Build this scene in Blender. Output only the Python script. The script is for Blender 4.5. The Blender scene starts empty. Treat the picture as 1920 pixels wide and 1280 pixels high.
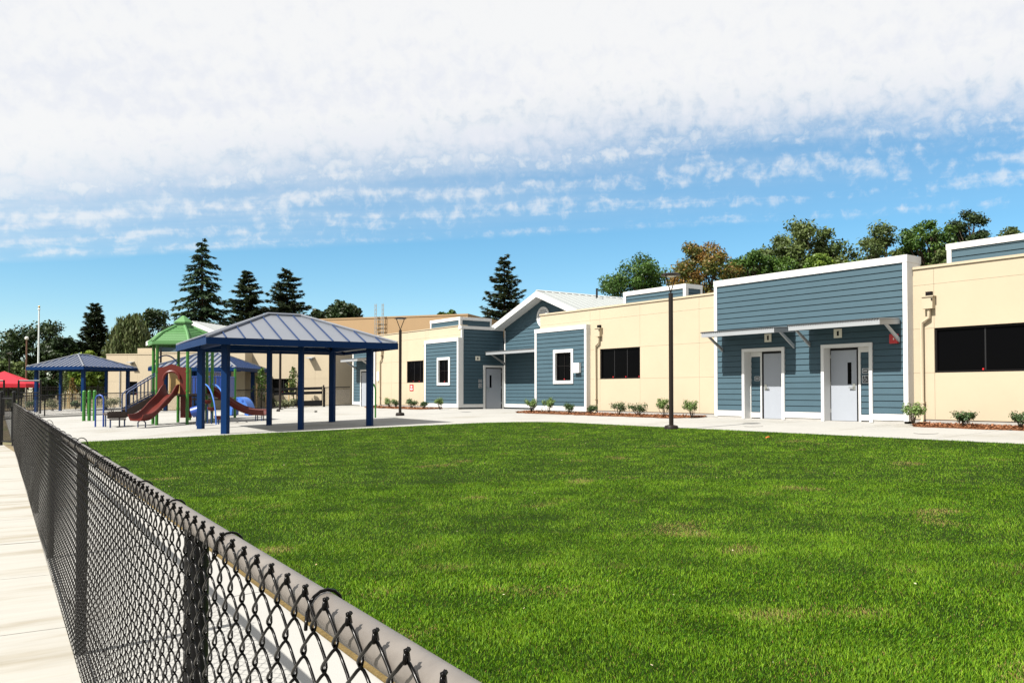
import bpy, math, random
import numpy as np
from mathutils import Vector, Matrix
R = math.radians
scene = bpy.context.scene
col = scene.collection
rng = np.random.default_rng(7)
random.seed(7)

# ------------------------------------------------------------------ camera
CAM_Z = 1.53
YAW, PITCH = R(35.6), R(1.3)
FPX = 1550.0
cam = bpy.data.cameras.new('camera')
cam.sensor_width = 36.0
cam.lens = 36.0 * FPX / 1920.0
cam.shift_y = (95 - FPX * math.tan(PITCH)) / 1920.0
cam.clip_start, cam.clip_end = 0.05, 3000
camo = bpy.data.objects.new('camera', cam)
col.objects.link(camo)
camo.location = (0, 0, CAM_Z)
camo.rotation_euler = (R(90) + PITCH, 0, -YAW)
scene.camera = camo

# ------------------------------------------------------------------ light
SUN_EL = R(50.6)
SUN_STRENGTH, SKY_STRENGTH, CLOUD_STRENGTH = 5.0, 0.070, 0.445
vs = scene.view_settings
vs.view_transform = 'Standard'
vs.look = 'None'
vs.gamma = 1.0
vs.use_curve_mapping = False
vs.exposure = 1.10

sun = bpy.data.lights.new('sun', 'SUN')
sun.energy = SUN_STRENGTH
sun.angle = R(0.5)
sun.color = (1.0, 0.955, 0.88)
suno = bpy.data.objects.new('sun', sun)
col.objects.link(suno)
suno.location = (-20, 0, 30)
ldir = Vector((math.cos(SUN_EL), 0.0, -math.sin(SUN_EL)))
suno.rotation_euler = ldir.to_track_quat('-Z', 'Y').to_euler()

world = bpy.data.worlds.new('World')
scene.world = world
world.use_nodes = True


def build_world():
    nt = world.node_tree
    nt.nodes.clear()
    N, L = nt.nodes.new, nt.links.new

    def math_(op, a, b=None, c=None, clamp=False):
        n = N('ShaderNodeMath')
        n.operation = op
        n.use_clamp = clamp
        for i, s in enumerate((a, b, c)):
            if s is None:
                continue
            if isinstance(s, (int, float)):
                n.inputs[i].default_value = s
            else:
                L(s, n.inputs[i])
        return n.outputs[0]

    def mrange(x, a, b, c=0.0, d=1.0, smooth=True):
        n = N('ShaderNodeMapRange')
        n.interpolation_type = 'SMOOTHSTEP' if smooth else 'LINEAR'
        L(x, n.inputs[0])
        for i, s in enumerate((a, b, c, d)):
            if isinstance(s, (int, float)):
                n.inputs[i + 1].default_value = s
            else:
                L(s, n.inputs[i + 1])
        return n.outputs[0]

    def noise(vec, scale, detail=4, rough=0.55, dist=0.0):
        n = N('ShaderNodeTexNoise')
        L(vec, n.inputs['Vector'])
        n.inputs['Scale'].default_value = scale
        n.inputs['Detail'].default_value = detail
        n.inputs['Roughness'].default_value = rough
        n.inputs['Distortion'].default_value = dist
        return n.outputs['Fac']

    sky = N('ShaderNodeTexSky')
    sky.sky_type = 'NISHITA'
    sky.sun_disc = False
    sky.sun_elevation = SUN_EL
    sky.sun_rotation = R(-90)
    sky.air_density = 1.0
    sky.dust_density = 0.0
    sky.ozone_density = 5.0
    hs = N('ShaderNodeHueSaturation')
    hs.inputs['Saturation'].default_value = 1.17
    hs.inputs['Hue'].default_value = 0.485
    hs.inputs['Value'].default_value = 0.98
    L(sky.outputs[0], hs.inputs['Color'])
    bg = N('ShaderNodeBackground')
    L(hs.outputs[0], bg.inputs[0])
    bg.inputs[1].default_value = SKY_STRENGTH
    tc = N('ShaderNodeTexCoord')
    sep = N('ShaderNodeSeparateXYZ')
    L(tc.outputs['Generated'], sep.inputs[0])
    z = math_('MAXIMUM', sep.outputs[2], 0.02)
    u = math_('DIVIDE', sep.outputs[0], z)
    v = math_('DIVIDE', sep.outputs[1], z)
    # a cloud deck: q runs across its edge, t along it
    q = math_('ADD', math_('MULTIPLY', u, 0.775), math_('MULTIPLY', v, 0.632))
    t = math_('SUBTRACT', math_('MULTIPLY', u, 0.632), math_('MULTIPLY', v, 0.775))
    cv = N('ShaderNodeCombineXYZ')
    L(q, cv.inputs[0])
    L(t, cv.inputs[1])
    P = cv.outputs[0]
    st = N('ShaderNodeCombineXYZ')
    L(q, st.inputs[0])
    L(math_('MULTIPLY', t, 0.42), st.inputs[1])
    PS = st.outputs[0]
    n_big = noise(P, 0.5, 3, 0.5)
    n_edge = noise(PS, 1.5, 5, 0.6, 0.4)
    n_band = noise(PS, 3.0, 3, 0.55, 0.3)
    n_cell = noise(tc.outputs['Generated'], 56.0, 4, 0.58, 0.3)
    n_fine = noise(tc.outputs['Generated'], 110.0, 3, 0.6)
    qw = math_('ADD', q, math_('MULTIPLY', math_('SUBTRACT', n_big, 0.5), 0.45))
    qe = math_('ADD', qw, math_('MULTIPLY', math_('SUBTRACT', n_edge, 0.5), 0.9))
    qe = math_('ADD', qe, math_('MULTIPLY', math_('SUBTRACT', n_cell, 0.5), 1.0))
    sheet = mrange(qe, 2.75, 3.75, 1.0, 0.0)
    # rows of small puffs past the edge of the sheet
    ph = math_('ADD', math_('MULTIPLY', q, 2 * math.pi / 0.52), math_('MULTIPLY', n_edge, 9.0))
    wave = math_('MULTIPLY', math_('SINE', ph), 0.5)
    mixn = math_('ADD', math_('MULTIPLY', n_cell, 0.62), math_('MULTIPLY', n_band, 0.38))
    mixn = math_('ADD', mixn, math_('MULTIPLY', math_('SUBTRACT', n_fine, 0.5), 0.12))
    mixn = math_('ADD', mixn, math_('MULTIPLY', wave, 0.10))
    left = mrange(t, -5.5, 1.5, 0.055, 0.0)
    mixn = math_('ADD', mixn, left)
    thr = mrange(qw, 2.8, 5.1, 0.42, 0.52, False)
    thr2 = math_('ADD', thr, 0.27)
    rip = mrange(mixn, thr, thr2)
    fade = mrange(math_('ADD', q, math_('MULTIPLY', math_('SUBTRACT', n_band, 0.5), 0.25)), 4.95, 5.2, 1.0, 0.0)
    fade2 = mrange(t, 0.2, 3.8, 1.0, 0.75)
    rip = math_('MULTIPLY', math_('MULTIPLY', rip, fade), math_('MULTIPLY', fade2, 0.66))
    # a thin veil under the rows
    veil = math_('MULTIPLY', mrange(qw, 3.0, 5.2, 0.55, 0.12), mrange(t, -5.5, 2.0, 1.3, 0.15))
    veil = math_('MULTIPLY', math_('MULTIPLY', veil, fade), mrange(n_band, 0.3, 0.65, 0.7, 1.0))
    d = math_('MAXIMUM', sheet, rip)
    d = math_('ADD', d, math_('MULTIPLY', math_('SUBTRACT', 1.0, d), veil), clamp=True)
    above = mrange(sep.outputs[2], 0.02, 0.09)
    d = math_('MULTIPLY', math_('MULTIPLY', d, above), 0.96)
    shade = math_('ADD', math_('MULTIPLY', n_edge, 0.55), math_('MULTIPLY', n_cell, 0.45))
    cr = N('ShaderNodeMix')
    cr.data_type = 'RGBA'
    L(mrange(shade, 0.34, 0.58), cr.inputs[0])
    cr.inputs[6].default_value = (0.89, 0.91, 0.97, 1)
    cr.inputs[7].default_value = (1.0, 1.0, 1.0, 1)
    bc = N('ShaderNodeBackground')
    L(cr.outputs[2], bc.inputs[0])
    bc.inputs[1].default_value = CLOUD_STRENGTH
    mx = N('ShaderNodeMixShader')
    L(d, mx.inputs[0])
    L(bg.outputs[0], mx.inputs[1])
    L(bc.outputs[0], mx.inputs[2])
    out = N('ShaderNodeOutputWorld')
    L(mx.outputs[0], out.inputs[0])


build_world()
scene.render.engine = 'CYCLES'
scene.cycles.max_bounces = 6
scene.cycles.transparent_max_bounces = 6


# ------------------------------------------------------------------ materials
def mat(name, color, rough=0.6, metal=0.0, spec=0.5, var=0.0, vscale=3.0, bump=0.0, bscale=60.0,
        color2=None, c2scale=1.5, c2lo=0.5, c2hi=0.7, tint=0.0, tintcol=None, transl=0.0, stretch=None, coat=0.0):
    m = bpy.data.materials.new(name)
    m.use_nodes = True
    nt = m.node_tree
    N, L = nt.nodes.new, nt.links.new
    b = nt.nodes['Principled BSDF']
    out = nt.nodes['Material Output']
    b.inputs['Roughness'].default_value = rough
    b.inputs['Metallic'].default_value = metal
    b.inputs['Specular IOR Level'].default_value = spec
    if coat:
        b.inputs['Coat Weight'].default_value = coat
        b.inputs['Coat Roughness'].default_value = 0.15
    geo = N('ShaderNodeNewGeometry')
    pos = geo.outputs['Position']
    if stretch:
        mp = N('ShaderNodeMapping')
        L(pos, mp.inputs[0])
        mp.inputs['Scale'].default_value = stretch
        pos = mp.outputs[0]

    def noise(scale, det=4.0, rg=0.55):
        n = N('ShaderNodeTexNoise')
        L(pos, n.inputs['Vector'])
        n.inputs['Scale'].default_value = scale
        n.inputs['Detail'].default_value = det
        n.inputs['Roughness'].default_value = rg
        return n.outputs['Fac']

    cur = N('ShaderNodeRGB')
    cur.outputs[0].default_value = (*color, 1)
    cur = cur.outputs[0]
    if color2 is not None:
        mr = N('ShaderNodeMapRange')
        mr.interpolation_type = 'SMOOTHSTEP'
        L(noise(c2scale, 5, 0.6), mr.inputs[0])
        mr.inputs[1].default_value = c2lo
        mr.inputs[2].default_value = c2hi
        mx = N('ShaderNodeMix')
        mx.data_type = 'RGBA'
        L(mr.outputs[0], mx.inputs[0])
        L(cur, mx.inputs[6])
        mx.inputs[7].default_value = (*color2, 1)
        cur = mx.outputs[2]
    if tint and tintcol is not None:
        at = N('ShaderNodeAttribute')
        at.attribute_name = 'tint'
        mx = N('ShaderNodeMix')
        mx.data_type = 'RGBA'
        L(at.outputs['Fac'], mx.inputs[0])
        L(cur, mx.inputs[6])
        mx.inputs[7].default_value = (*tintcol, 1)
        cur = mx.outputs[2]
    if var:
        n1 = noise(vscale, 5, 0.6)
        mr = N('ShaderNodeMapRange')
        L(n1, mr.inputs[0])
        mr.inputs[1].default_value = 0.25
        mr.inputs[2].default_value = 0.75
        mr.inputs[3].default_value = 1 - var
        mr.inputs[4].default_value = 1 + var
        hs = N('ShaderNodeHueSaturation')
        L(mr.outputs[0], hs.inputs['Value'])
        L(cur, hs.inputs['Color'])
        cur = hs.outputs[0]
    L(cur, b.inputs['Base Color'])
    if bump:
        bp = N('ShaderNodeBump')
        bp.inputs['Strength'].default_value = bump
        bp.inputs['Distance'].default_value = 0.01
        L(noise(bscale, 3, 0.6), bp.inputs['Height'])
        L(bp.outputs[0], b.inputs['Normal'])
    if transl:
        tr = N('ShaderNodeBsdfTranslucent')
        L(cur, tr.inputs[0])
        ms = N('ShaderNodeMixShader')
        ms.inputs[0].default_value = transl
        L(b.outputs[0], ms.inputs[1])
        L(tr.outputs[0], ms.inputs[2])
        L(ms.outputs[0], out.inputs[0])
    return m


M = {}
M['concrete'] = mat('concrete', (0.282, 0.277, 0.260), 0.85, spec=0.2, var=0.06, vscale=0.9, bump=0.15, bscale=120,
                    color2=(0.225, 0.215, 0.19), c2scale=0.45, c2lo=0.5, c2hi=0.72)
M['walk'] = mat('walkway_concrete', (0.300, 0.290, 0.262), 0.85, spec=0.2, var=0.07, vscale=5, bump=0.25, bscale=150,
                color2=(0.205, 0.180, 0.132), c2scale=1.0, c2lo=0.48, c2hi=0.74, stretch=(0.30, 1.7, 1))
M['joint'] = mat('joint_filler', (0.14, 0.13, 0.12), 0.9, var=0.2)
M['earth'] = mat('earth', (0.16, 0.13, 0.08), 0.95, spec=0.1, var=0.25, vscale=0.6, color2=(0.07, 0.09, 0.03), c2scale=0.2)
M['soil'] = mat('lawn_soil', (0.012, 0.024, 0.003), 0.95, spec=0.05, var=0.35, vscale=9, bump=0.6, bscale=60,
                color2=(0.075, 0.062, 0.022), c2scale=2.2, c2lo=0.62, c2hi=0.78)
M['edge'] = mat('lawn_edge_soil', (0.12, 0.085, 0.035), 0.95, spec=0.05, var=0.4, vscale=30, bump=0.8, bscale=80)
M['grass'] = mat('grass_blades', (0.032, 0.102, 0.0012), 0.55, spec=0.11, tint=1, tintcol=(0.160, 0.272, 0.012), var=0.16, vscale=2.6,
                 color2=(0.024, 0.082, 0.001), c2scale=5.5, c2lo=0.45, c2hi=0.70, transl=0.16)
M['drygrass'] = mat('dry_grass', (0.21, 0.125, 0.045), 0.7, spec=0.15, tint=1, tintcol=(0.20, 0.20, 0.06), transl=0.15)
M['stucco'] = mat('cream_stucco', (0.386, 0.328, 0.238), 0.9, spec=0.15, var=0.04, vscale=0.7, bump=0.25, bscale=140)
M['tan'] = mat('tan_stucco', (0.29, 0.20, 0.115), 0.9, spec=0.15, var=0.05, vscale=0.5, bump=0.2, bscale=60)
M['siding'] = mat('blue_grey_siding', (0.038, 0.074, 0.096), 0.65, spec=0.3, var=0.05, vscale=2.0, bump=0.12, bscale=(30))
M['siding_back'] = mat('siding_backing', (0.02, 0.03, 0.036), 0.8, spec=0.1)  # dark colour seen between boards deepens the lap shadow lines
M['trim'] = mat('white_trim', (0.56, 0.56, 0.55), 0.6, spec=0.3, var=0.015)
M['base_grey'] = mat('base_course', (0.30, 0.29, 0.27), 0.9, var=0.1)
M['door'] = mat('grey_door_paint', (0.265, 0.285, 0.32), 0.5, spec=0.35, var=0.02)
M['black'] = mat('black_gasket', (0.010, 0.010, 0.011), 0.6, spec=0.2)
M['glass'] = mat('dark_window_glass', (0.0015, 0.0015, 0.0018), 0.15, spec=0.03)
M['bronze'] = mat('dark_bronze_frame', (0.006, 0.005, 0.005), 0.5, spec=0.12)
M['steel'] = mat('brushed_steel', (0.5, 0.5, 0.48), 0.3, metal=0.9)
M['awning'] = mat('galvanised_awning', (0.30, 0.315, 0.33), 0.45, metal=0.25, var=0.03)
M['deckmetal'] = mat('corrugated_deck', (0.22, 0.235, 0.245), 0.45, metal=0.4, var=0.05)
M['roofmetal'] = mat('pale_metal_roof', (0.27, 0.285, 0.28), 0.5, metal=0.2, var=0.03)
M['roofseam'] = mat('roof_seam', (0.36, 0.38, 0.37), 0.5, metal=0.2)
M['red'] = mat('red_enamel', (0.42, 0.012, 0.015), 0.35)
M['tent'] = mat('red_canopy_fabric', (0.55, 0.012, 0.03), 0.7, transl=0.3, var=0.06)
M['gblue'] = mat('navy_steel_paint', (0.0012, 0.018, 0.072), 0.5, spec=0.10, var=0.05, vscale=3)
M['groof'] = mat('shelter_metal_roof', (0.165, 0.178, 0.205), 0.4, metal=0.35, var=0.03, vscale=1)
M['gseam'] = mat('shelter_roof_seam', (0.012, 0.032, 0.095), 0.45, spec=0.25)
M['gsoffit'] = mat('shelter_soffit', (0.42, 0.42, 0.36), 0.7)
M['pgreen'] = mat('green_play_paint', (0.022, 0.125, 0.010), 0.4, spec=0.5, var=0.05)
M['pgreenroof'] = mat('light_green_plastic', (0.055, 0.165, 0.046), 0.5, var=0.04)
M['pred'] = mat('dark_red_plastic', (0.085, 0.013, 0.009), 0.4, spec=0.25, var=0.06)
M['pblue'] = mat('blue_play_plastic', (0.008, 0.042, 0.22), 0.4, spec=0.5, var=0.05)
M['pskyblue'] = mat('mid_blue_plastic', (0.03, 0.115, 0.40), 0.45, spec=0.5, var=0.06)
M['pblack'] = mat('dark_blue_rail', (0.010, 0.030, 0.10), 0.4, spec=0.5)
M['ptan'] = mat('tan_plastic', (0.34, 0.22, 0.08), 0.5)
M['pdeck'] = mat('brown_coated_deck', (0.030, 0.017, 0.011), 0.6)
M['fence'] = mat('black_vinyl_wire', (0.0024, 0.002, 0.0018), 0.22, spec=0.14, var=0.15, vscale=40)
M['rail'] = mat('worn_black_pipe', (0.125, 0.111, 0.098), 0.45, spec=0.5, var=0.25, vscale=14, bump=0.05, bscale=90,
                color2=(0.085, 0.073, 0.063), c2scale=7, c2lo=0.52, c2hi=0.72)
M['post'] = mat('black_fence_post', (0.004, 0.004, 0.0045), 0.4, spec=0.22, var=0.2, vscale=20)
M['lamp'] = mat('bronze_lamp_paint', (0.012, 0.0085, 0.007), 0.45, spec=0.22, var=0.06)
M['lens'] = mat('lamp_lens', (0.55, 0.55, 0.5), 0.4)
M['flagpole'] = mat('white_flagpole', (0.62, 0.66, 0.66), 0.3, metal=0.2)
M['gold'] = mat('gold_ball', (0.5, 0.36, 0.14), 0.3, metal=0.8)
M['rust'] = mat('rust_brown_pole', (0.10, 0.045, 0.025), 0.6)
M['mulch'] = mat('bark_mulch', (0.125, 0.048, 0.020), 0.9, spec=0.1, var=0.5, vscale=25, bump=0.9, bscale=50, tint=1, tintcol=(0.27, 0.13, 0.07))
M['bark'] = mat('bark', (0.055, 0.040, 0.028), 0.9, spec=0.1, var=0.3, vscale=4, bump=0.5, bscale=20)
M['wood'] = mat('tree_stake_wood', (0.42, 0.28, 0.12), 0.8, var=0.1)
M['white'] = mat('white_plastic', (0.68, 0.68, 0.66), 0.5)
M['ivory'] = mat('ivory_plate', (0.60, 0.585, 0.50), 0.5)
M['signdark'] = mat('dark_sign', (0.03, 0.035, 0.04), 0.5)
M['signlite'] = mat('sign_print', (0.55, 0.58, 0.60), 0.5)
M['orange'] = mat('orange_leaf', (0.6, 0.12, 0.015), 0.6)
M['boulder'] = mat('pale_boulder', (0.42, 0.38, 0.33), 0.9, var=0.15, bump=0.4, bscale=12)


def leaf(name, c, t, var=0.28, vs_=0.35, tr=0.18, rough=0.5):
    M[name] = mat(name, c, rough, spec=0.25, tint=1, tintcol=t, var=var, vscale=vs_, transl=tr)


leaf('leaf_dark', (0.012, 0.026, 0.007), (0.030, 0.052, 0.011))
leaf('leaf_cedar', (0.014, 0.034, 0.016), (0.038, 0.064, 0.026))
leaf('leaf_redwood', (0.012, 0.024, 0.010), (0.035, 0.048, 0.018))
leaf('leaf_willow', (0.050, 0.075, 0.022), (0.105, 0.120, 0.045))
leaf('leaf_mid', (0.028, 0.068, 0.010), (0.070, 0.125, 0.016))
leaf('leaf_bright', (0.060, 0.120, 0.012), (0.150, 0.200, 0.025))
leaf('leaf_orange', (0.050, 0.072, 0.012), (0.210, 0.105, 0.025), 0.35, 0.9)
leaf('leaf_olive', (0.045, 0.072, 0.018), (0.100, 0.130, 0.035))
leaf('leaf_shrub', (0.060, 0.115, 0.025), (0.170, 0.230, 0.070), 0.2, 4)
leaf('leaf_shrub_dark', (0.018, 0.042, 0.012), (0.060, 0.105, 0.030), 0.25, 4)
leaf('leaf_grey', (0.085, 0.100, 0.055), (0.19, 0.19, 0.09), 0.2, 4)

# ------------------------------------------------------------------ mesh helpers
POS = {}


def tag(o, label=None, cat=None, group=None, kind=None):
    if label:
        o['label'] = label
    if cat:
        o['category'] = cat
    if group:
        o['group'] = group
    if kind:
        o['kind'] = kind
    return o


def thing(name, base, label, cat, rz=0.0, group=None, local=None):
    """Empty at the base; children are written in world axes (rz=0) or in local axes (local=True)."""
    o = bpy.data.objects.new(name, None)
    o.empty_display_size = 0.3
    col.objects.link(o)
    o.location = base
    o.rotation_euler = (0, 0, rz)
    if local is None:
        local = rz != 0.0
    POS[o.name] = Vector((0, 0, 0)) if local else Vector(base)
    return tag(o, label, cat, group)


def link(name, me, m, parent=None, pos=(0, 0, 0), rot=None, scale=None):
    """object with mesh `me`, placed at frame position pos under parent"""
    o = bpy.data.objects.new(name, me)
    col.objects.link(o)
    if m is not None and len(me.materials) == 0:
        me.materials.append(m)
    pos = Vector(pos)
    if parent is not None:
        o.parent = parent
        o.location = pos - POS[parent.name]
    else:
        o.location = pos
    if rot:
        o.rotation_euler = rot
    if scale:
        o.scale = scale
    POS[o.name] = pos
    return o


def fast_mesh(name, verts, faces_flat, sizes, tint=None, smooth=False):
    me = bpy.data.meshes.new(name)
    verts = np.asarray(verts, np.float32).reshape(-1, 3)
    faces_flat = np.asarray(faces_flat, np.int32).ravel()
    me.vertices.add(len(verts))
    me.vertices.foreach_set('co', verts.ravel())
    me.loops.add(len(faces_flat))
    me.loops.foreach_set('vertex_index', faces_flat)
    if np.isscalar(sizes):
        n = len(faces_flat) // sizes
        starts = np.arange(n, dtype=np.int32) * sizes
    else:
        sizes = np.asarray(sizes, np.int32)
        n = len(sizes)
        starts = np.concatenate([[0], np.cumsum(sizes)[:-1]]).astype(np.int32)
    me.polygons.add(n)
    me.polygons.foreach_set('loop_start', starts)
    if tint is not None:
        a = me.attributes.new('tint', 'FLOAT', 'FACE')
        a.data.foreach_set('value', np.asarray(tint, np.float32))
    me.update(calc_edges=True)
    if smooth:
        me.polygons.foreach_set('use_smooth', np.ones(n, bool))
    me.validate()
    return me


class MB:
    def __init__(self):
        self.v, self.f = [], []

    def box(self, x0, x1, y0, y1, z0, z1):
        b = len(self.v)
        self.v += [(x, y, z) for x in (x0, x1) for y in (y0, y1) for z in (z0, z1)]
        for q in ((0, 1, 3, 2), (4, 6, 7, 5), (0, 4, 5, 1), (2, 3, 7, 6), (0, 2, 6, 4), (1, 5, 7, 3)):
            self.f.append(tuple(b + i for i in q))
        return self

    def cyl(self, p, q, r, n=8, r2=None, cap=True):
        p, q = Vector(p), Vector(q)
        d = (q - p).normalized()
        a = d.orthogonal().normalized() if abs(d.z) < 0.999 else Vector((1, 0, 0))
        c = d.cross(a)
        r2 = r if r2 is None else r2
        b = len(self.v)
        for cen, rr in ((p, r), (q, r2)):
            for i in range(n):
                t = 2 * math.pi * i / n
                self.v.append(tuple(cen + (a * math.cos(t) + c * math.sin(t)) * rr))
        for i in range(n):
            j = (i + 1) % n
            self.f.append((b + i, b + j, b + n + j, b + n + i))
        if cap:
            self.f.append(tuple(b + n - 1 - i for i in range(n)))
            self.f.append(tuple(b + n + i for i in range(n)))
        return self

    def path(self, pts, r, n=8, closed=False):
        pts = [Vector(p) for p in pts]
        b = len(self.v)
        m = len(pts)
        prev = None
        rr = r if isinstance(r, (list, tuple)) else [r] * m
        for k, p in enumerate(pts):
            if closed:
                d = pts[(k + 1) % m] - pts[k - 1]
            else:
                d = pts[min(k + 1, m - 1)] - pts[max(k - 1, 0)]
            d.normalize()
            if prev is None:
                a = d.orthogonal().normalized()
            else:
                a = (prev - d * prev.dot(d)).normalized()
            prev = a
            c = d.cross(a)
            for i in range(n):
                t = 2 * math.pi * i / n
                self.v.append(tuple(p + (a * math.cos(t) + c * math.sin(t)) * rr[k]))
        for k in range(m if closed else m - 1):
            k2 = (k + 1) % m
            for i in range(n):
                j = (i + 1) % n
                self.f.append((b + k * n + i, b + k * n + j, b + k2 * n + j, b + k2 * n + i))
        if not closed:
            self.f.append(tuple(b + n - 1 - i for i in range(n)))
            self.f.append(tuple(b + (m - 1) * n + i for i in range(n)))
        return self

    def lathe(self, cen, prof, n=16):
        cx, cy, cz = cen
        b = len(self.v)
        for r, z in prof:
            for i in range(n):
                t = 2 * math.pi * i / n
                self.v.append((cx + r * math.cos(t), cy + r * math.sin(t), cz + z))
        for k in range(len(prof) - 1):
            for i in range(n):
                j = (i + 1) % n
                self.f.append((b + k * n + i, b + k * n + j, b + (k + 1) * n + j, b + (k + 1) * n + i))
        self.f.append(tuple(b + n - 1 - i for i in range(n)))
        self.f.append(tuple(b + (len(prof) - 1) * n + i for i in range(n)))
        return self

    def slab(self, poly, off):
        """polygon (3-D points) thickened by vector off"""
        b = len(self.v)
        n = len(poly)
        off = Vector(off)
        self.v += [tuple(Vector(p)) for p in poly] + [tuple(Vector(p) + off) for p in poly]
        self.f.append(tuple(b + i for i in range(n)))
        self.f.append(tuple(b + 2 * n - 1 - i for i in range(n)))
        for i in range(n):
            j = (i + 1) % n
            self.f.append((b + i, b + n + i, b + n + j, b + j))
        return self

    def build(self, name, m, parent=None, smooth=False, bevel=0.0, kind=None):
        v = np.array(self.v, float)
        lo, hi = v.min(0), v.max(0)
        c = Vector(((lo[0] + hi[0]) / 2, (lo[1] + hi[1]) / 2, lo[2]))
        me = bpy.data.meshes.new(name)
        me.from_pydata([tuple(Vector(p) - c) for p in self.v], [], self.f)
        import bmesh
        bm = bmesh.new()
        bm.from_mesh(me)
        bmesh.ops.recalc_face_normals(bm, faces=bm.faces)
        bm.to_mesh(me)
        bm.free()
        if smooth:
            me.polygons.foreach_set('use_smooth', np.ones(len(me.polygons), bool))
        o = link(name, me, M[m] if isinstance(m, str) else m, parent, c)
        if smooth == 'auto':
            md = o.modifiers.new('wn', 'EDGE_SPLIT')
            md.split_angle = R(40)
        if bevel:
            md = o.modifiers.new('bevel', 'BEVEL')
            md.width = bevel
            md.segments = 2
            md.limit_method = 'ANGLE'
        if kind:
            o['kind'] = kind
        return o


def bx(name, m, parent, *a, **k):
    return MB().box(*a).build(name, m, parent, **k)


def copy_tree(o, parent=None):
    c = o.copy()
    col.objects.link(c)
    POS[c.name] = POS.get(o.name, Vector((0, 0, 0)))
    if parent is not None:
        c.parent = parent
    for ch in list(o.children):
        copy_tree(ch, c)
    return c


def gz(x):
    return min(max(0.0315 * (x - 0.4), 0.0), 0.68)


def at_depth(px, py, d):
    """helper used only to place distant things on sight lines read from the photograph"""
    f0 = Vector((math.sin(YAW), math.cos(YAW), 0))
    rt = Vector((math.cos(YAW), -math.sin(YAW), 0))
    p = f0 * d + rt * (px - 960) / FPX * d
    return Vector((p.x, p.y, CAM_Z + (735 - py) / FPX * d))


# ------------------------------------------------------------------ ground
FA = R(3.7)                                  # fence bearing east of +Y
FV = Vector((math.sin(FA), math.cos(FA), 0))
FR = Vector((math.cos(FA), -math.sin(FA), 0))
LAWN_PERP, LAWN_X = 1.86, 17.0


def build_ground():
    xs = [-600, -60, 0.4, 21.987, 60, 900]
    ys = [-300, -40, 0, 60, 140, 1200]
    v, f = [], []
    for y in ys:
        for x in xs:
            v.append((x, y, gz(x) - 0.05))
    nx = len(xs)
    for j in range(len(ys) - 1):
        for i in range(nx - 1):
            f.append((j * nx + i, j * nx + i + 1, (j + 1) * nx + i + 1, (j + 1) * nx + i))
    me = bpy.data.meshes.new('ground')
    me.from_pydata(v, [], f)
    o = link('ground', me, M['earth'])
    tag(o, 'brown earth ground stretching away beyond the school yard', 'ground', kind='structure')


def in_lawn(x, y, m=0.0):
    perp = x * FR.x + y * FR.y
    back = 26.0 - (x - 3.9) * 0.2366
    ok = (perp > LAWN_PERP + m) & (x < LAWN_X - m) & (y < back - m)
    # rounded far right corner
    cx, cy, r = LAWN_X - 3.0, 26.0 - (LAWN_X - 3.0 - 3.9) * 0.2366 - 3.05, 3.0
    corner = (x > cx) & (y > cy)
    return ok & (~corner | ((x - cx) ** 2 + (y - cy) ** 2 < (r - m) ** 2))


def lawn_outline():
    pts = []
    for s in np.linspace(-6, 26.1, 12):
        p = FR * LAWN_PERP + FV * s
        pts.append((p.x, p.y))
    for x in np.linspace(5, 13.6, 6):
        pts.append((x, 26.0 - (x - 3.9) * 0.2366))
    cx, cy, r = LAWN_X - 3.0, 26.0 - (LAWN_X - 3.0 - 3.9) * 0.2366 - 3.05, 3.0
    for a in np.linspace(90, 0, 10):
        pts.append((cx + r * math.cos(R(a)), cy + r * math.sin(R(a))))
    for y in (15, 8, 0, -6):
        pts.append((LAWN_X, y))
    return pts


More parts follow.
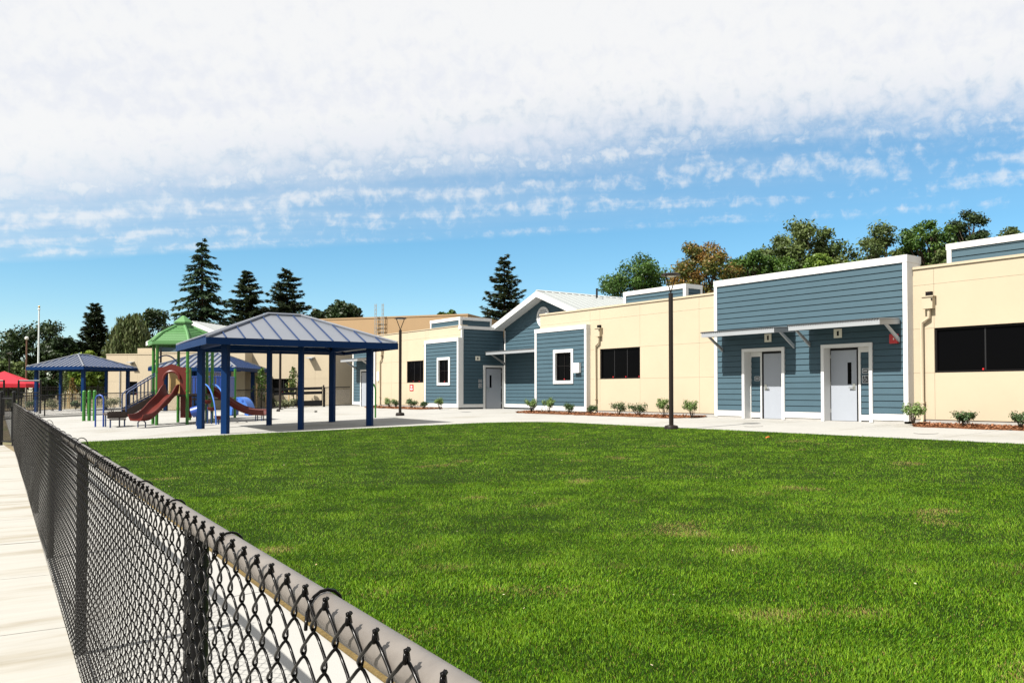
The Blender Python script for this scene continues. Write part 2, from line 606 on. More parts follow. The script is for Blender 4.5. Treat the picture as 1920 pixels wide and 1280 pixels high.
def build_plaza():
    # concrete paving as separate slabs over a jointed bed
    S = 3.0
    x_edges = [-0.35 + 0.0] + [0.9 + S * i for i in range(8)]
    v = [(0.42, -6, gz(0.42) - .035), (21.98, -6, gz(21.98) - .035), (24.59, -6, .68 - .035),
         (24.59, 54, .68 - .035), (21.98, 54, gz(21.98) - .035), (13.2, 54, gz(13.2) - .035), (13.2, 70, gz(13.2) - .035), (4.9, 70, gz(4.9) - .035), (0.42, 0.3, gz(.42) - .035)]
    me = bpy.data.meshes.new('plaza')
    me.from_pydata(v, [], [(0, 1, 4, 5, 6, 7, 8), (1, 2, 3, 4)])
    pl = link('plaza', me, M['joint'])
    tag(pl, 'pale concrete yard around the lawn and the play structure', 'plaza', kind='structure')
    cols = [(0.46, 0.9)] + [(0.9 + S * i, 0.9 + S * (i + 1)) for i in range(7)] + [(21.9, 24.55)]
    g = 0.007
    for (xa, xb) in cols:
        mb = MB()
        xm = (xa + xb) / 2
        za, zb = gz(xa), gz(xb)
        xk = [xa + g, xb - g]
        prof_top = [(x, gz(x)) for x in xk]
        if xa < 21.98 < xb:
            prof_top.insert(1, (21.98, .68))
        poly = [(x, -S / 2 + g, z) for x, z in prof_top] + [(x, -S / 2 + g, z - 0.03) for x, z in reversed(prof_top)]
        mb.slab(poly, (0, S - 2 * g, 0))
        me = bpy.data.meshes.new('concrete_slab')
        me.from_pydata(mb.v, [], mb.f)
        import bmesh
        bm = bmesh.new()
        bm.from_mesh(me)
        bmesh.ops.recalc_face_normals(bm, faces=bm.faces)
        bm.to_mesh(me)
        bm.free()
        for k in range(-2, 23 if xb < 13 else 18):
            yc = 1.6 + S * k
            if xa > 21.5 and not (29 < yc < 35):
                if yc < 29:
                    continue
            # skip slabs wholly under the lawn or left of the fence strip
            px, py = np.meshgrid(np.linspace(xa, xb, 7), np.linspace(yc - S / 2, yc + S / 2, 7))
            if in_lawn(px, py, 0.15).all():
                continue
            box_ = [(xa + g, yc - S / 2 + g), (xb - g, yc - S / 2 + g), (xb - g, yc + S / 2 - g), (xa + g, yc + S / 2 - g)]
            pd = [x * FR.x + y * FR.y - 0.40 for x, y in box_]
            if max(pd) < 0.02:
                continue
            if min(pd) < 0:
                # slab cut along the fence line
                cut = []
                for i in range(4):
                    (x0, y0), (x1, y1), d0, d1 = box_[i], box_[(i + 1) % 4], pd[i], pd[(i + 1) % 4]
                    if d0 >= 0:
                        cut.append((x0, y0))
                    if d0 * d1 < 0:
                        q = d0 / (d0 - d1)
                        cut.append((x0 + (x1 - x0) * q, y0 + (y1 - y0) * q))
                MB().slab([(x, y, gz(x)) for x, y in cut], (0, 0, -.03)).build('concrete_slab', 'concrete', pl)
                continue
            link('concrete_slab', me, M['concrete'], pl, (0, yc, 0))
    # walkway on the photographer's side of the fence
    w = thing_struct('walkway', [(-9, -6), (0.398, -6), (0.398, 60), (-9, 60)], -0.034, 'joint')
    w['label'] = 'pale concrete walkway running along the black chain link fence'
    for ci, (xa, xb) in enumerate([(-8.8, 0.396)]):
        y = -3.0
        k = 0
        while y < 40:
            ln = 1.83
            gap = 0.010
            if k % 4 == 2:
                gap = 0.028
            mb = MB().box(xa, xb, y, y + ln - gap, -0.03, 0.0)
            o = mb.build('walkway_slab', 'walk', None)
            o.parent = w
            y += ln
            k += 1


def thing_struct(name, xy, z, m):
    """sheet in the fence frame"""
    me = bpy.data.meshes.new(name)
    me.from_pydata([(x, y, z) for x, y in xy], [], [tuple(range(len(xy)))])
    o = link(name, me, M[m])
    o.rotation_euler = (0, 0, -FA)
    tag(o, None, name, kind='structure')
    return o


def build_lawn():
    pts = lawn_outline()
    top = [(x, y, gz(x) + 0.030) for x, y in pts]
    # grid sheet follows the slope, so a plain n-gon (planar in x) is enough
    mb = MB()
    mb.slab(top, (0, 0, -0.045))
    o = mb.build('lawn', 'soil', None)
    tag(o, 'sheet of green turf between the fence and the building', 'lawn', kind='structure')
    # bare soil lip along the fence side
    mb = MB()
    a, b = FR * (LAWN_PERP - 0.17) + FV * -6, FR * (LAWN_PERP - 0.17) + FV * 26.0
    c, d = FR * (LAWN_PERP - 0.004) + FV * 26.0, FR * (LAWN_PERP - 0.004) + FV * -6
    mb.slab([(p.x, p.y, gz(p.x) + 0.014) for p in (a, b, c, d)], (0, 0, -0.01))
    o = mb.build('soil_strip', 'edge', None)
    tag(o, 'narrow strip of bare soil along the fence side of the lawn', 'soil', kind='structure')


def build_grass():
    # blades: density falls with distance from the lawn's near end
    P = []
    fx, fy = math.sin(YAW), math.cos(YAW)
    area = (19.0, 34.0)
    bands = [(0, 5.5, 12500), (5.5, 8, 8000), (8, 12, 4200), (12, 17, 1700), (17, 23, 1000), (23, 45, 700)]
    for lo, hi, dens in bands:
        n = int(dens * 19 * 34)
        x = rng.uniform(0.5, 18.0, n)
        y = rng.uniform(-6.0, 27, n)
        dep = np.hypot(x, y)
        lat = (x * fy - y * fx) / np.maximum(x * fx + y * fy, .01)
        k = in_lawn(x, y, -0.02) & (dep >= lo) & (dep < hi) & ((np.abs(lat) < 0.95) | (dep < 2.2)) & (x * fx + y * fy > .3)
        P.append(np.stack([x[k], y[k]], 1))
    P = np.concatenate(P)
    n = len(P)
    dist = np.hypot(P[:, 0], P[:, 1])
    # low-frequency field for clumps and thin spots
    def field(x, y, s, seed):
        r = np.random.default_rng(seed)
        o = np.zeros_like(x)
        for i in range(9):
            a = r.uniform(0, 6.28)
            f = s * r.uniform(0.6, 1.7)
            o += np.sin((x * math.cos(a) + y * math.sin(a)) * f + r.uniform(0, 6.28))
        return o / 9 ** .5
    f1 = field(P[:, 0], P[:, 1], 1.7, 1)
    f2 = field(P[:, 0], P[:, 1], 6.0, 2)
    f3 = field(P[:, 0], P[:, 1], 4.2, 5)
    dryness = f3 * .6 + f1 * .5 + f2 * 0.45 + 0.35 * np.clip((11 - dist) / 6, 0, 1)
    dry_sel = rng.random(n) < 0.05 + 0.70 * np.clip((dryness - 0.85) / 0.8, 0, 1) ** 1.2
    hgt = (0.017 + 0.013 * rng.random(n) + 0.004 * f2 + 0.0015 * f1) * np.where(dry_sel, 0.62, 1.0)
    hgt = np.maximum(hgt, 0.011)
    w = (0.0021 + 0.0017 * rng.random(n)) * (0.75 + np.clip(dist / 8.5, .25, 2.6))
    ang = rng.uniform(0, 2 * math.pi, n)
    lean = rng.uniform(0.1, 1.0, n) * hgt
    # mown grain: blades lean together in soft swathes
    la = ang + rng.normal(0, 0.7, n)
    lx = np.cos(la) * lean + 0.003 * f1
    ly = np.sin(la) * lean + 0.004 * f2
    z0 = np.clip(0.0315 * (P[:, 0] - 0.4), 0, 0.68) + 0.027
    bxv, byv = -np.sin(ang) * w / 2, np.cos(ang) * w / 2
    tint = np.clip(0.36 + 0.34 * rng.standard_normal(n) + 0.05 * f1 + 0.10 * f2, 0, 1)

    def make(sel, name, m, label, cat, seg):
        p = P[sel]
        k = len(p)
        zz, h = z0[sel], hgt[sel]
        bx_, by_, lx_, ly_ = bxv[sel], byv[sel], lx[sel], ly[sel]
        x, y = p[:, 0], p[:, 1]
        if seg == 1:
            V = np.empty((k, 3, 3), np.float32)
            V[:, 0] = np.stack([x - bx_, y - by_, zz], 1)
            V[:, 1] = np.stack([x + bx_, y + by_, zz], 1)
            V[:, 2] = np.stack([x + lx_, y + ly_, zz + h], 1)
            F = np.arange(k * 3)
            return V.reshape(-1, 3), F.reshape(-1, 3), tint[sel]
        V = np.empty((k, 5, 3), np.float32)
        V[:, 0] = np.stack([x - bx_, y - by_, zz], 1)
        V[:, 1] = np.stack([x + bx_, y + by_, zz], 1)
        V[:, 2] = np.stack([x + bx_ * .8 + lx_ * .35, y + by_ * .8 + ly_ * .35, zz + h * .62], 1)
        V[:, 3] = np.stack([x - bx_ * .8 + lx_ * .35, y - by_ * .8 + ly_ * .35, zz + h * .62], 1)
        V[:, 4] = np.stack([x + lx_, y + ly_, zz + h], 1)
        b = np.arange(k)[:, None] * 5
        F = np.concatenate([b + np.array([[0, 1, 2]]), b + np.array([[0, 2, 3]]), b + np.array([[3, 2, 4]])], 1).reshape(-1, 3)
        return V.reshape(-1, 3), F, np.repeat(tint[sel], 3)

    for msk, name, m, lab in ((~dry_sel, 'grass', 'grass', 'short mown bright green grass covering the lawn'),
                              (dry_sel, 'dry_grass', 'drygrass', 'scattered straw coloured dry blades in the lawn')):
        vs_, fs_, ts_ = [], [], []
        base = 0
        for sel, seg in ((msk & (dist < 6.5), 2), (msk & (dist >= 6.5), 1)):
            V, F, T = make(sel, name, m, lab, 'grass', seg)
            vs_.append(V)
            fs_.append(F + base)
            ts_.append(T)
            base += len(V)
        me = fast_mesh(name, np.concatenate(vs_), np.concatenate(fs_), 3, np.concatenate(ts_))
        o = link(name, me, M[m])
        tag(o, lab, 'grass', kind='stuff')
    # a few fallen leaves
    i = 0
    for (x, y, lab) in ((15.2, 11.55, 'orange fallen leaf lying on the far right of the lawn'),
                        ):
        mb = MB()
        z = gz(x) + 0.055
        mb.slab([(x - .07, y, z), (x - .02, y - .04, z + .03), (x + .06, y - .01, z + .01), (x + .07, y + .03, z + .035), (x - .01, y + .05, z + .015)], (0, 0, .004))
        tag(mb.build('fallen_leaf', 'orange', None), lab, 'leaf')


build_ground()
build_plaza()
build_lawn()
build_grass()

# ------------------------------------------------------------------ chain link fence
def build_chain_fence():
    base = FR * 0.385
    t = thing('chain_link_fence', (base.x, base.y, 0), 'long black chain link fence with a dusty top rail beside the walkway', 'fence', -FA)
    S0, S1 = 0.25, 27.2
    RZ, RR, RX = 1.209, 0.025, 0.031
    rail = MB()
    pts = []
    for s in np.arange(S0 - 1.2, S1 + .01, 0.5):
        pts.append((RX, s, RZ))
    rail.path(pts, RR, 16)
    rail.build('top_rail', 'rail', t, smooth=True)
    MB().path([(RX - .012, s, 0.075) for s in (S0, S1)], 0.004, 6).build('tension_wire', 'fence', t)
    # posts
    ps = [2.18 + 3.25 * i for i in range(8)]
    pm = None
    for s in ps:
        if pm is None:
            o = MB().cyl((RX + .012, s, 0.0), (RX + .012, s, RZ - 0.01), 0.030, 16).build('post', 'post', t, smooth='auto')
            pm = o.data
            p0 = o
        else:
            o = p0.copy()
            col.objects.link(o)
            o.location.y = s
    # tie wires over the rail
    tie = None
    k = 0
    s = 0.62
    while s < S1:
        pts = []
        big = any(abs(s - p) < 0.2 for p in ps)
        rr = RR + 0.004
        for a in np.linspace(200, -10, 10):
            pts.append((RX + rr * math.cos(R(a)), s + 0.02 * (200 - a) / 210, RZ + rr * math.sin(R(a))))
        pts = [(-.012, s - .03, RZ - .014), (-.004, s - .012, RZ + .006)] + pts + [(RX + .006, s + .03, RZ - rr)]
        MB().path(pts, 0.0027, 6).build('tie_wire', 'fence', t, smooth=True)
        if big:
            q = []
            for a in np.linspace(190, -30, 12):
                q.append((RX + 0.000 + .036 * math.cos(R(a)), s + .06 + .02 * math.cos(R(a)), RZ + .008 + .050 * math.sin(R(a))))
            MB().path(q, 0.0027, 6).build('tie_loop', 'fence', t, smooth=True)
        s += 0.56 + 0.03 * ((k * 7) % 3)
        k += 1
    # woven fabric
    HW = 0.0440          # half diamond width
    HH = 0.0450          # half diamond height
    ZT = 1.238
    nz = 26
    V, F = [], []
    base_i = 0
    wire_r = 0.0022

    def weave(s_from, s_to, sub, sides, rad):
        nonlocal base_i
        i0, i1 = int(round(s_from / HW)), int(round(s_to / HW))
        nw = i1 - i0
        m = nz * sub + 1
        tt = np.arange(m) / sub
        ii = np.arange(i0, i1)
        ph = (tt[None, :] + (ii[:, None] % 2))
        tri = np.abs((ph % 2) - 1)                        # 0..1 zigzag
        if sub > 1:
            # straight runs with rounded bends where neighbouring wires hook together
            tri = 0.5 + 0.5 * np.tanh(1.9 * (2 * tri - 1)) / math.tanh(1.9) * .35 + (tri - .5) * .72
        y = ii[:, None] * HW + (tri - .5) * HW * 1.06 + HW / 2
        x = 0.0058 * np.tanh(2.0 * np.sin(np.pi * ph)) if sub > 1 else 0.0 * ph
        z = np.broadcast_to(ZT - tt[None, :] * HH, y.shape)
        # gentle sag so the diamonds are not machine perfect
        y = y + 0.004 * np.sin(z * 5 + ii[:, None] * 0.05) * np.sin(ii[:, None] * .021)
        x = x + 0.004 * np.sin(ii[:, None] * .043 + z * 2.2)
        C = np.stack([x, y, z], -1)                        # nw,m,3
        d = np.empty_like(C)
        d[:, 1:-1] = C[:, 2:] - C[:, :-2]
        d[:, 0] = C[:, 1] - C[:, 0]
        d[:, -1] = C[:, -1] - C[:, -2]
        d /= np.linalg.norm(d, axis=-1, keepdims=True)
        a = np.cross(d, np.array([1.0, 0, 0]))
        a /= np.linalg.norm(a, axis=-1, keepdims=True)
        b = np.cross(d, a)
        th = np.arange(sides) * 2 * np.pi / sides
        ring = C[:, :, None, :] + rad * (a[:, :, None, :] * np.cos(th)[None, None, :, None] + b[:, :, None, :] * np.sin(th)[None, None, :, None])
        V.append(ring.reshape(-1, 3))
        w_, k_, s_ = np.meshgrid(np.arange(nw), np.arange(m - 1), np.arange(sides), indexing='ij')
        i00 = (w_ * m + k_) * sides + s_
        i01 = (w_ * m + k_) * sides + (s_ + 1) % sides
        i10 = i00 + sides
        i11 = i01 + sides
        F.append(np.stack([i00, i01, i11, i10], -1).reshape(-1, 4) + base_i)
        base_i += nw * m * sides

    weave(S0, 3.3, 8, 7, wire_r * 1.08)
    weave(3.3, 8.0, 5, 5, wire_r)
    weave(8.0, 16.0, 4, 3, wire_r)
    weave(16.0, S1, 2, 3, wire_r * 1.05)
    me = fast_mesh('wire_mesh', np.concatenate(V), np.concatenate(F), 4, smooth=True)
    o = link('wire_mesh', me, M['fence'], t)
    tag(o, kind='stuff')
    # twisted knuckles along the top
    V.clear()
    F.clear()
    mb = MB()
    i = int(S0 / HW)
    while i * HW < 14:
        y = i * HW
        if i % 2 == 0:
            yy = y + HW
            mb.path([(-.006, yy - .005, ZT - .004), (-.002, yy, ZT + .006), (.004, yy + .004, ZT + .010)], 0.0029, 5)
            mb.path([(.004, yy + .006, ZT - .004), (0, yy, ZT + .006), (-.004, yy - .004, ZT + .011)], 0.0029, 5)
        i += 1
    mb.build('wire_knuckles', 'fence', t, smooth=True, kind='stuff')
    # gate at the far end
    g = thing('walk_gate', (base.x + FV.x * 27.6, base.y + FV.y * 27.6, 0), 'narrow black gate standing open at the far end of the chain link fence', 'gate', -FA)
    for (x, y) in ((0.02, -.15), (-0.28, .45)):
        MB().cyl((x, y, 0), (x, y, 1.5), 0.045, 10).build('gate_post', 'post', g, smooth='auto')
    fr = MB()
    fr.cyl((0.0, -.1, .12), (-.26, .4, .12), .022, 8).cyl((0.0, -.1, 1.35), (-.26, .4, 1.35), .022, 8)
    fr.cyl((-.02, -.06, .12), (-.02, -.06, 1.35), .02, 8).cyl((-.25, .38, .12), (-.25, .38, 1.35), .02, 8)
    fr.build('gate_frame', 'post', g)
    mm = MB()
    for i in range(22):
        q = i / 22
        mm.cyl((-.02 - .23 * q, -.06 + .44 * q, .14), (-.02 - .23 * q, -.06 + .44 * q, 1.33), .004, 4)
    mm.build('gate_bars', 'post', g, kind='stuff')
    MB().lathe((0.02, -.15, 1.5), [(.05, 0), (.06, .02), (.05, .05), (0.01, .07)], 10).build('post_cap', 'post', g)
    MB().lathe((-.28, .45, 1.5), [(.05, 0), (.06, .02), (.05, .05), (0.01, .07)], 10).build('post_cap', 'post', g)
    bx('latch', 'post', g, -.05, .06, -.2, -.05, 1.0, 1.12)


build_chain_fence()

# ------------------------------------------------------------------ building kit
EXPO = 0.178                         # siding exposure
PLANK = {}


def plank_mesh():
    if 'p' not in PLANK:
        h = EXPO
        # lapped board facing -X: thin at the top, thick at the bottom edge, 1 m long about its middle
        prof = [(0, 0.012), (-0.026, 0.012), (-0.005, h - 0.001), (0, h - 0.001)]  # gap under each board bares dark backing, painting in the lap shadow
        v = [(x, y, z) for y in (-.5, .5) for x, z in prof]
        f = [(3, 2, 1, 0), (4, 5, 6, 7), (0, 1, 5, 4), (1, 2, 6, 5), (2, 3, 7, 6), (3, 0, 4, 7)]
        me = bpy.data.meshes.new('plank')
        me.from_pydata(v, [], f)
        me.materials.append(M['siding'])
        PLANK['p'] = me
    return PLANK['p']


def planks(parent, X, y0, y1, z0, z1, holes=(), facing='x', prof=None):
    """lapped boards over a wall at X (facing -X) or, facing='y', over a wall at Y=X (facing -Y)"""
    z = z0
    while z < z1 - 0.03:
        h = min(EXPO, z1 - z)
        segs = [(y0, y1)]
        for (ha, hb, hz0, hz1) in holes:
            if z + h * .5 > hz0 and z + h * .5 < hz1:
                ns = []
                for a, b in segs:
                    if hb <= a or ha >= b:
                        ns.append((a, b))
                        continue
                    if ha > a:
                        ns.append((a, ha))
                    if hb < b:
                        ns.append((hb, b))
                segs = ns
        for a, b in segs:
            if prof is not None:
                a, b = max(a, prof(z + h)[0]), min(b, prof(z + h)[1])
            if b - a < 0.03:
                continue
            if facing == 'x':
                link('plank', plank_mesh(), None, parent, (X, (a + b) / 2, z), None, (1, b - a, h / EXPO))
            else:
                link('plank', plank_mesh(), None, parent, ((a + b) / 2, X, z), (0, 0, R(90)), (1, b - a, h / EXPO))
        z += EXPO


def stucco_wall(parent, X, ycuts, zcuts, holes=(), th=0.32, m='stucco'):
    """wall at X facing -X in panels between control joints; holes are (i, j) cells left open"""
    bk = MB()
    g = 0.003
    for i in range(len(ycuts) - 1):
        for j in range(len(zcuts) - 1):
            if (i, j) in holes:
                continue
            bk.box(X + .05, X + th, ycuts[i], ycuts[i + 1], zcuts[j], zcuts[j + 1])
    w = bk.build('stucco_wall', m, parent)
    for i in range(len(ycuts) - 1):
        for j in range(len(zcuts) - 1):
            if (i, j) in holes:
                continue
            bx('wall_panel', m, w, X, X + .05, ycuts[i] + g, ycuts[i + 1] - g, zcuts[j] + g, zcuts[j + 1] - g)
    return w


def strip_window(parent, X, y0, y1, z0, z1, n):
    w = MB()
    f = 0.05
    w.box(X + .04, X + .12, y0, y1, z0, z0 + f).box(X + .04, X + .12, y0, y1, z1 - f, z1)
    w.box(X + .04, X + .12, y0, y0 + f, z0 + f, z1 - f).box(X + .04, X + .12, y1 - f, y1, z0 + f, z1 - f)
    wo = w.build('window', 'bronze', parent)
    ys = np.linspace(y0 + f, y1 - f, n + 1)
    for i in range(n):
        bx('pane', 'glass', wo, X + .09, X + .10, ys[i] + (.019 if i else 0), ys[i + 1] - (.019 if i < n - 1 else 0), z0 + f, z1 - f)
        if i:
            bx('mullion', 'black', wo, X + .078, X + .12, ys[i] - .018, ys[i] + .018, z0 + f, z1 - f)
        bx('latch', 'red', wo, X + .03, X + .055, ys[i] + .02, ys[i] + .06, z0 + f, z0 + f + .045)
    MB().box(X + .121, X + .30, y0, y1, z0, z1).build('unlit_room_box', 'black', wo)  # black box, its colour standing in for the shade of the window recess
    return wo


def trimmed_window(parent, X, y0, y1, z0, z1):
    t = .13
    w = MB()
    w.box(X - .035, X + .12, y0, y1, z0, z0 + t).box(X - .035, X + .12, y0, y1, z1 - t, z1)
    w.box(X - .035, X + .12, y0, y0 + t, z0 + t, z1 - t).box(X - .035, X + .12, y1 - t, y1, z0 + t, z1 - t)
    wo = w.build('window', 'trim', parent)
    a, b, c, d = y0 + t, y1 - t, z0 + t, z1 - t
    ym, zm = (a + b) / 2, (c + d) / 2 + .03
    f = MB()
    f.box(X + .06, X + .115, a, b, c, c + .04).box(X + .06, X + .115, a, b, d - .04, d)
    f.box(X + .06, X + .115, a, a + .04, c + .04, d - .04).box(X + .06, X + .115, b - .04, b, c + .04, d - .04)
    f.box(X + .065, X + .11, ym - .015, ym + .015, c + .04, d - .04).box(X + .07, X + .105, a + .04, b - .04, zm - .015, zm + .015)
    f.build('sash', 'bronze', wo)
    for ya, yb in ((a + .04, ym - .015), (ym + .015, b - .04)):
        for za, zb in ((c + .04, zm - .015), (zm + .015, d - .04)):
            bx('pane', 'glass', wo, X + .085, X + .095, ya, yb, za, zb)
    bx('latch', 'red', wo, X + .045, X + .06, ym - .03, ym + .03, c + .04, c + .08)
    return wo


def downspout(parent, X, y, z0, z1):
    d = MB()
    d.box(X - .16, X - .003, y - .14, y + .14, z1 - .34, z1 - .03)
    d.box(X - .185, X - .003, y - .17, y + .17, z1 - .03, z1)
    o = d.build('scupper_box', 'stucco', parent)
    bx('outlet', 'black', o, X - .187, X - .16, y + .02 - .16, y + .05 - .16, z1 - .12, z1 - .07)
    bx('overflow', 'bronze', o, X - .09, X - .003, y - .08, y + .08, z1 + .002, z1 + .12)
    p = MB()
    p.path([(X - .07, y, z1 - .335), (X - .07, y, z1 - .58), (X - .07, y + .20, z1 - .70), (X - .07, y + .20, z0 + .12), (X - .16, y + .20, z0 + .03)], .045, 10)
    p.build('downspout', 'stucco', parent, smooth='auto')
    bx('downspout_strap', 'stucco', parent, X - .12, X - .003, y + .14, y + .26, z0 + .55, z0 + .60)


def number_plate(parent, X, y, z, s=.13, facing='x'):
    if facing == 'x':
        o = bx('number_plate', 'ivory', parent, X - .03, X - .024, y - s, y + s, z - s, z + s)
        bx('numeral', 'black', o, X - .034, X - .0305, y - .035, y + .03, z - s * .55, z + s * .5)
    else:
        o = bx('number_plate', 'ivory', parent, y - s * 1.3, y + s * 1.3, X - .03, X - .024, z - s, z + s)
        bx('numeral', 'black', o, y - .03, y + .035, X - .034, X - .0305, z - s * .55, z + s * .5)


def access_sign(parent, X, y, z, facing='x', both=True):
    """two small dark plates with light borders; the lower one carries a wheelchair figure"""
    def P(a, b, h, dx):                 # a along wall (to the viewer's right), h up
        if facing == 'x':
            return (X - dx, y - a, z + h)
        return (y + a, X - dx, z + h)

    def rect(mb, a0, a1, h0, h1, d0, d1):
        if facing == 'x':
            mb.box(X - d1, X - d0, y - a1, y - a0, z + h0, z + h1)
        else:
            mb.box(y + a0, y + a1, X - d1, X - d0, z + h0, z + h1)
    for k, (h0, h1) in enumerate(((-.13, .09), (.15, .29))):
        if k == 0 and not both:
            continue
        mb = MB()
        rect(mb, -.10, .10, h0, h1, .0235, .028)
        o = mb.build('room_sign' if k else 'access_sign', 'signdark', parent)
        fr = MB()
        rect(fr, -.10, .10, h0, h0 + .012, .0285, .031)
        rect(fr, -.10, .10, h1 - .012, h1, .0285, .031)
        rect(fr, -.10, -.088, h0 + .012, h1 - .012, .0285, .031)
        rect(fr, .088, .10, h0 + .012, h1 - .012, .0285, .031)
        if k:
            for i in range(3):
                rect(fr, -.06 + .042 * i, -.03 + .042 * i, h0 + .055, h0 + .085, .0285, .031)
        fr.build('sign_border', 'signlite', o)
        if not k:
            w = MB()
            w.path([P(-.02, 0, .055, .031), P(-.015, 0, .0, .031), P(.025, 0, -.005, .031), P(.045, 0, -.05, .031), P(.06, 0, -.05, .031)], .007, 5)
            w.path([P(-.02 + .038 * math.cos(R(a)), 0, -.04 + .042 * math.sin(R(a)), .031) for a in range(100, 400, 30)], .005, 5)
            w.path([P(-.026, 0, .066, .031), P(-.018, 0, .074, .031)], .010, 6)
            w.build('wheelchair_symbol', 'signlite', o)


def leaf_door(parent, X, y0, y1, z0, z1, handle='r', vision=True, facing='x'):
    """door leaf on plane X facing -X (y0<y1). handle on the viewer's right is low y"""
    def B(mb, a0, a1, h0, h1, d0, d1):
        if facing == 'x':
            mb.box(X - d1, X - d0, a0, a1, h0, h1)
        else:
            mb.box(a0, a1, X - d1, X - d0, h0, h1)
        return mb
    fr = MB()
    B(fr, y0 - .05, y0, z0, z1 + .05, -.05, .018)
    B(fr, y1, y1 + .05, z0, z1 + .05, -.05, .018)
    B(fr, y0, y1, z1, z1 + .05, -.05, .018)
    B(fr, y0, y1, z0, z1, -.06, -.045)
    d = fr.build('door', 'black', parent)
    vy = y0 + (y1 - y0) * (.28 if handle == 'r' else .72)
    if facing == 'y':
        vy = y0 + (y1 - y0) * (.30 if handle == 'l' else .7)
    lf = MB()
    if vision:
        va, vb, vc, vd = vy - .065, vy + .065, z0 + 1.08, z0 + 1.72
        B(lf, y0 + .012, va, z0 + .015, z1 - .012, -.03, .012)
        B(lf, vb, y1 - .012, z0 + .015, z1 - .012, -.03, .012)
        B(lf, va, vb, z0 + .015, vc, -.03, .012)
        B(lf, va, vb, vd, z1 - .012, -.03, .012)
    else:
        B(lf, y0 + .012, y1 - .012, z0 + .015, z1 - .012, -.03, .012)
    lf.build('door_leaf', 'door', d)
    if vision:
        B(MB(), va, vb, vc, vd, -.01, 0.0).build('pane', 'glass', d)
    hy = y0 + .09 if (handle == 'r') == (facing == 'x') else y1 - .09
    sgn = 1 if hy < (y0 + y1) / 2 else -1
    h = MB()
    B(h, hy - .045, hy + .045, z0 + .92, z0 + 1.10, .0125, .03)
    B(h, min(hy, hy + sgn * .14), max(hy, hy + sgn * .14), z0 + .97, z0 + 1.0, .05, .075)
    B(h, hy - .015, hy + .015, z0 + .97, z0 + 1.0, .03, .05)
    h.build('handle', 'steel', d)
    hg = y1 if hy < (y0 + y1) / 2 else y0
    for hz in (.25, 1.05, 1.85):
        B(MB(), hg - .012, hg + .012, z0 + hz, z0 + hz + .11, .0185, .03).build('hinge', 'steel', d)
    return d


def awning(parent, X, y0, y1, out, z, bdrop=.42):
    """flat metal canopy on brackets from the wall at X toward -X"""
    fr = MB()
    h = .13
    sl = .06
    xo = X - out
    fr.box(xo, xo + .045, y0, y1, z, z + h)
    o = fr.build('awning', 'awning', parent)
    for ya, yb in ((y0, y0 + .05), (y1 - .05, y1)):
        m = MB()
        m.slab([(xo + .046, ya, z), (X - .024, ya, z + sl), (X - .024, ya, z + sl + h), (xo + .046, ya, z + h)], (0, yb - ya, 0))
        m.build('side_channel', 'awning', o)
        b = MB()
        yb0 = ya
        b.slab([(xo + .30, yb0, z + .015), (xo + .42, yb0, z + .02), (X - .024, yb0, z - bdrop + .10), (X - .024, yb0, z - bdrop - .02)], (0, .05, 0))
        b.build('bracket', 'awning', o)
    # corrugated deck: ridges running out from the wall
    dk = MB()
    n = int((y1 - y0) / .075)
    dy = (y1 - y0 + .04) / n
    pr = []
    for i in range(n):
        ya = y0 - .02 + i * dy
        pr += [(ya, 0), (ya + dy * .32, 0), (ya + dy * .42, .035), (ya + dy * .88, .035)]
    pr.append((y1 + .02, 0))
    xa, xb = xo - .03, X - .03
    b0 = len(dk.v)
    zb = z + h + .004
    for yy, hh in pr:
        dk.v += [(xa, yy, zb + hh), (xb, yy, zb + sl + hh), (xa, yy, zb + hh + .004), (xb, yy, zb + sl + hh + .004)]
    for i in range(len(pr) - 1):
        a, c = b0 + 4 * i, b0 + 4 * i + 4
        dk.f += [(a, a + 1, c + 1, c), (a + 2, c + 2, c + 3, a + 3), (a, c, c + 2, a + 2), (a + 1, a + 3, c + 3, c + 1)]
    dk.build('corrugated_deck', 'deckmetal', o)
    un = MB()
    un.slab([(xo + .046, y0 + .051, z + .05), (X - .026, y0 + .051, z + .05 + sl), (X - .026, y0 + .051, z + .07 + sl), (xo + .046, y0 + .051, z + .07)], (0, y1 - y0 - .102, 0))
    un.build('underside', 'awning', o)
    return o


def popup(parent, x0, x1, y0, y1, z0, z1):
    """blue parapet box with white trim on the roof"""
    core = bx('roof_screen', 'siding_back', parent, x0 + .03, x1 - .001, y0 + .03, y1 - .03, z0, z1 - .02)
    planks(core, x0 + .03, y0 + .05, y1 - .05, z0, z1 - .16)
    planks(core, y0 + .03, x0 + .05, x1 - .02, z0, z1 - .16, facing='y')
    t = MB()
    t.box(x0 - .02, x1, y0 - .02, y1 + .02, z1 - .16, z1)
    t.box(x0 - .012, x0 + .025, y0 - .012, y0 + .12, z0, z1 - .16)
    t.box(x0 + .025, x0 + .13, y0 - .012, y0 + .025, z0, z1 - .16)
    t.box(x0 - .012, x0 + .025, y1 - .12, y1, z0, z1 - .16)
    t.box(x1 - .1, x1, y0 - .012, y0 + .025, z0, z1 - .16)
    t.build('screen_trim', 'trim', core)


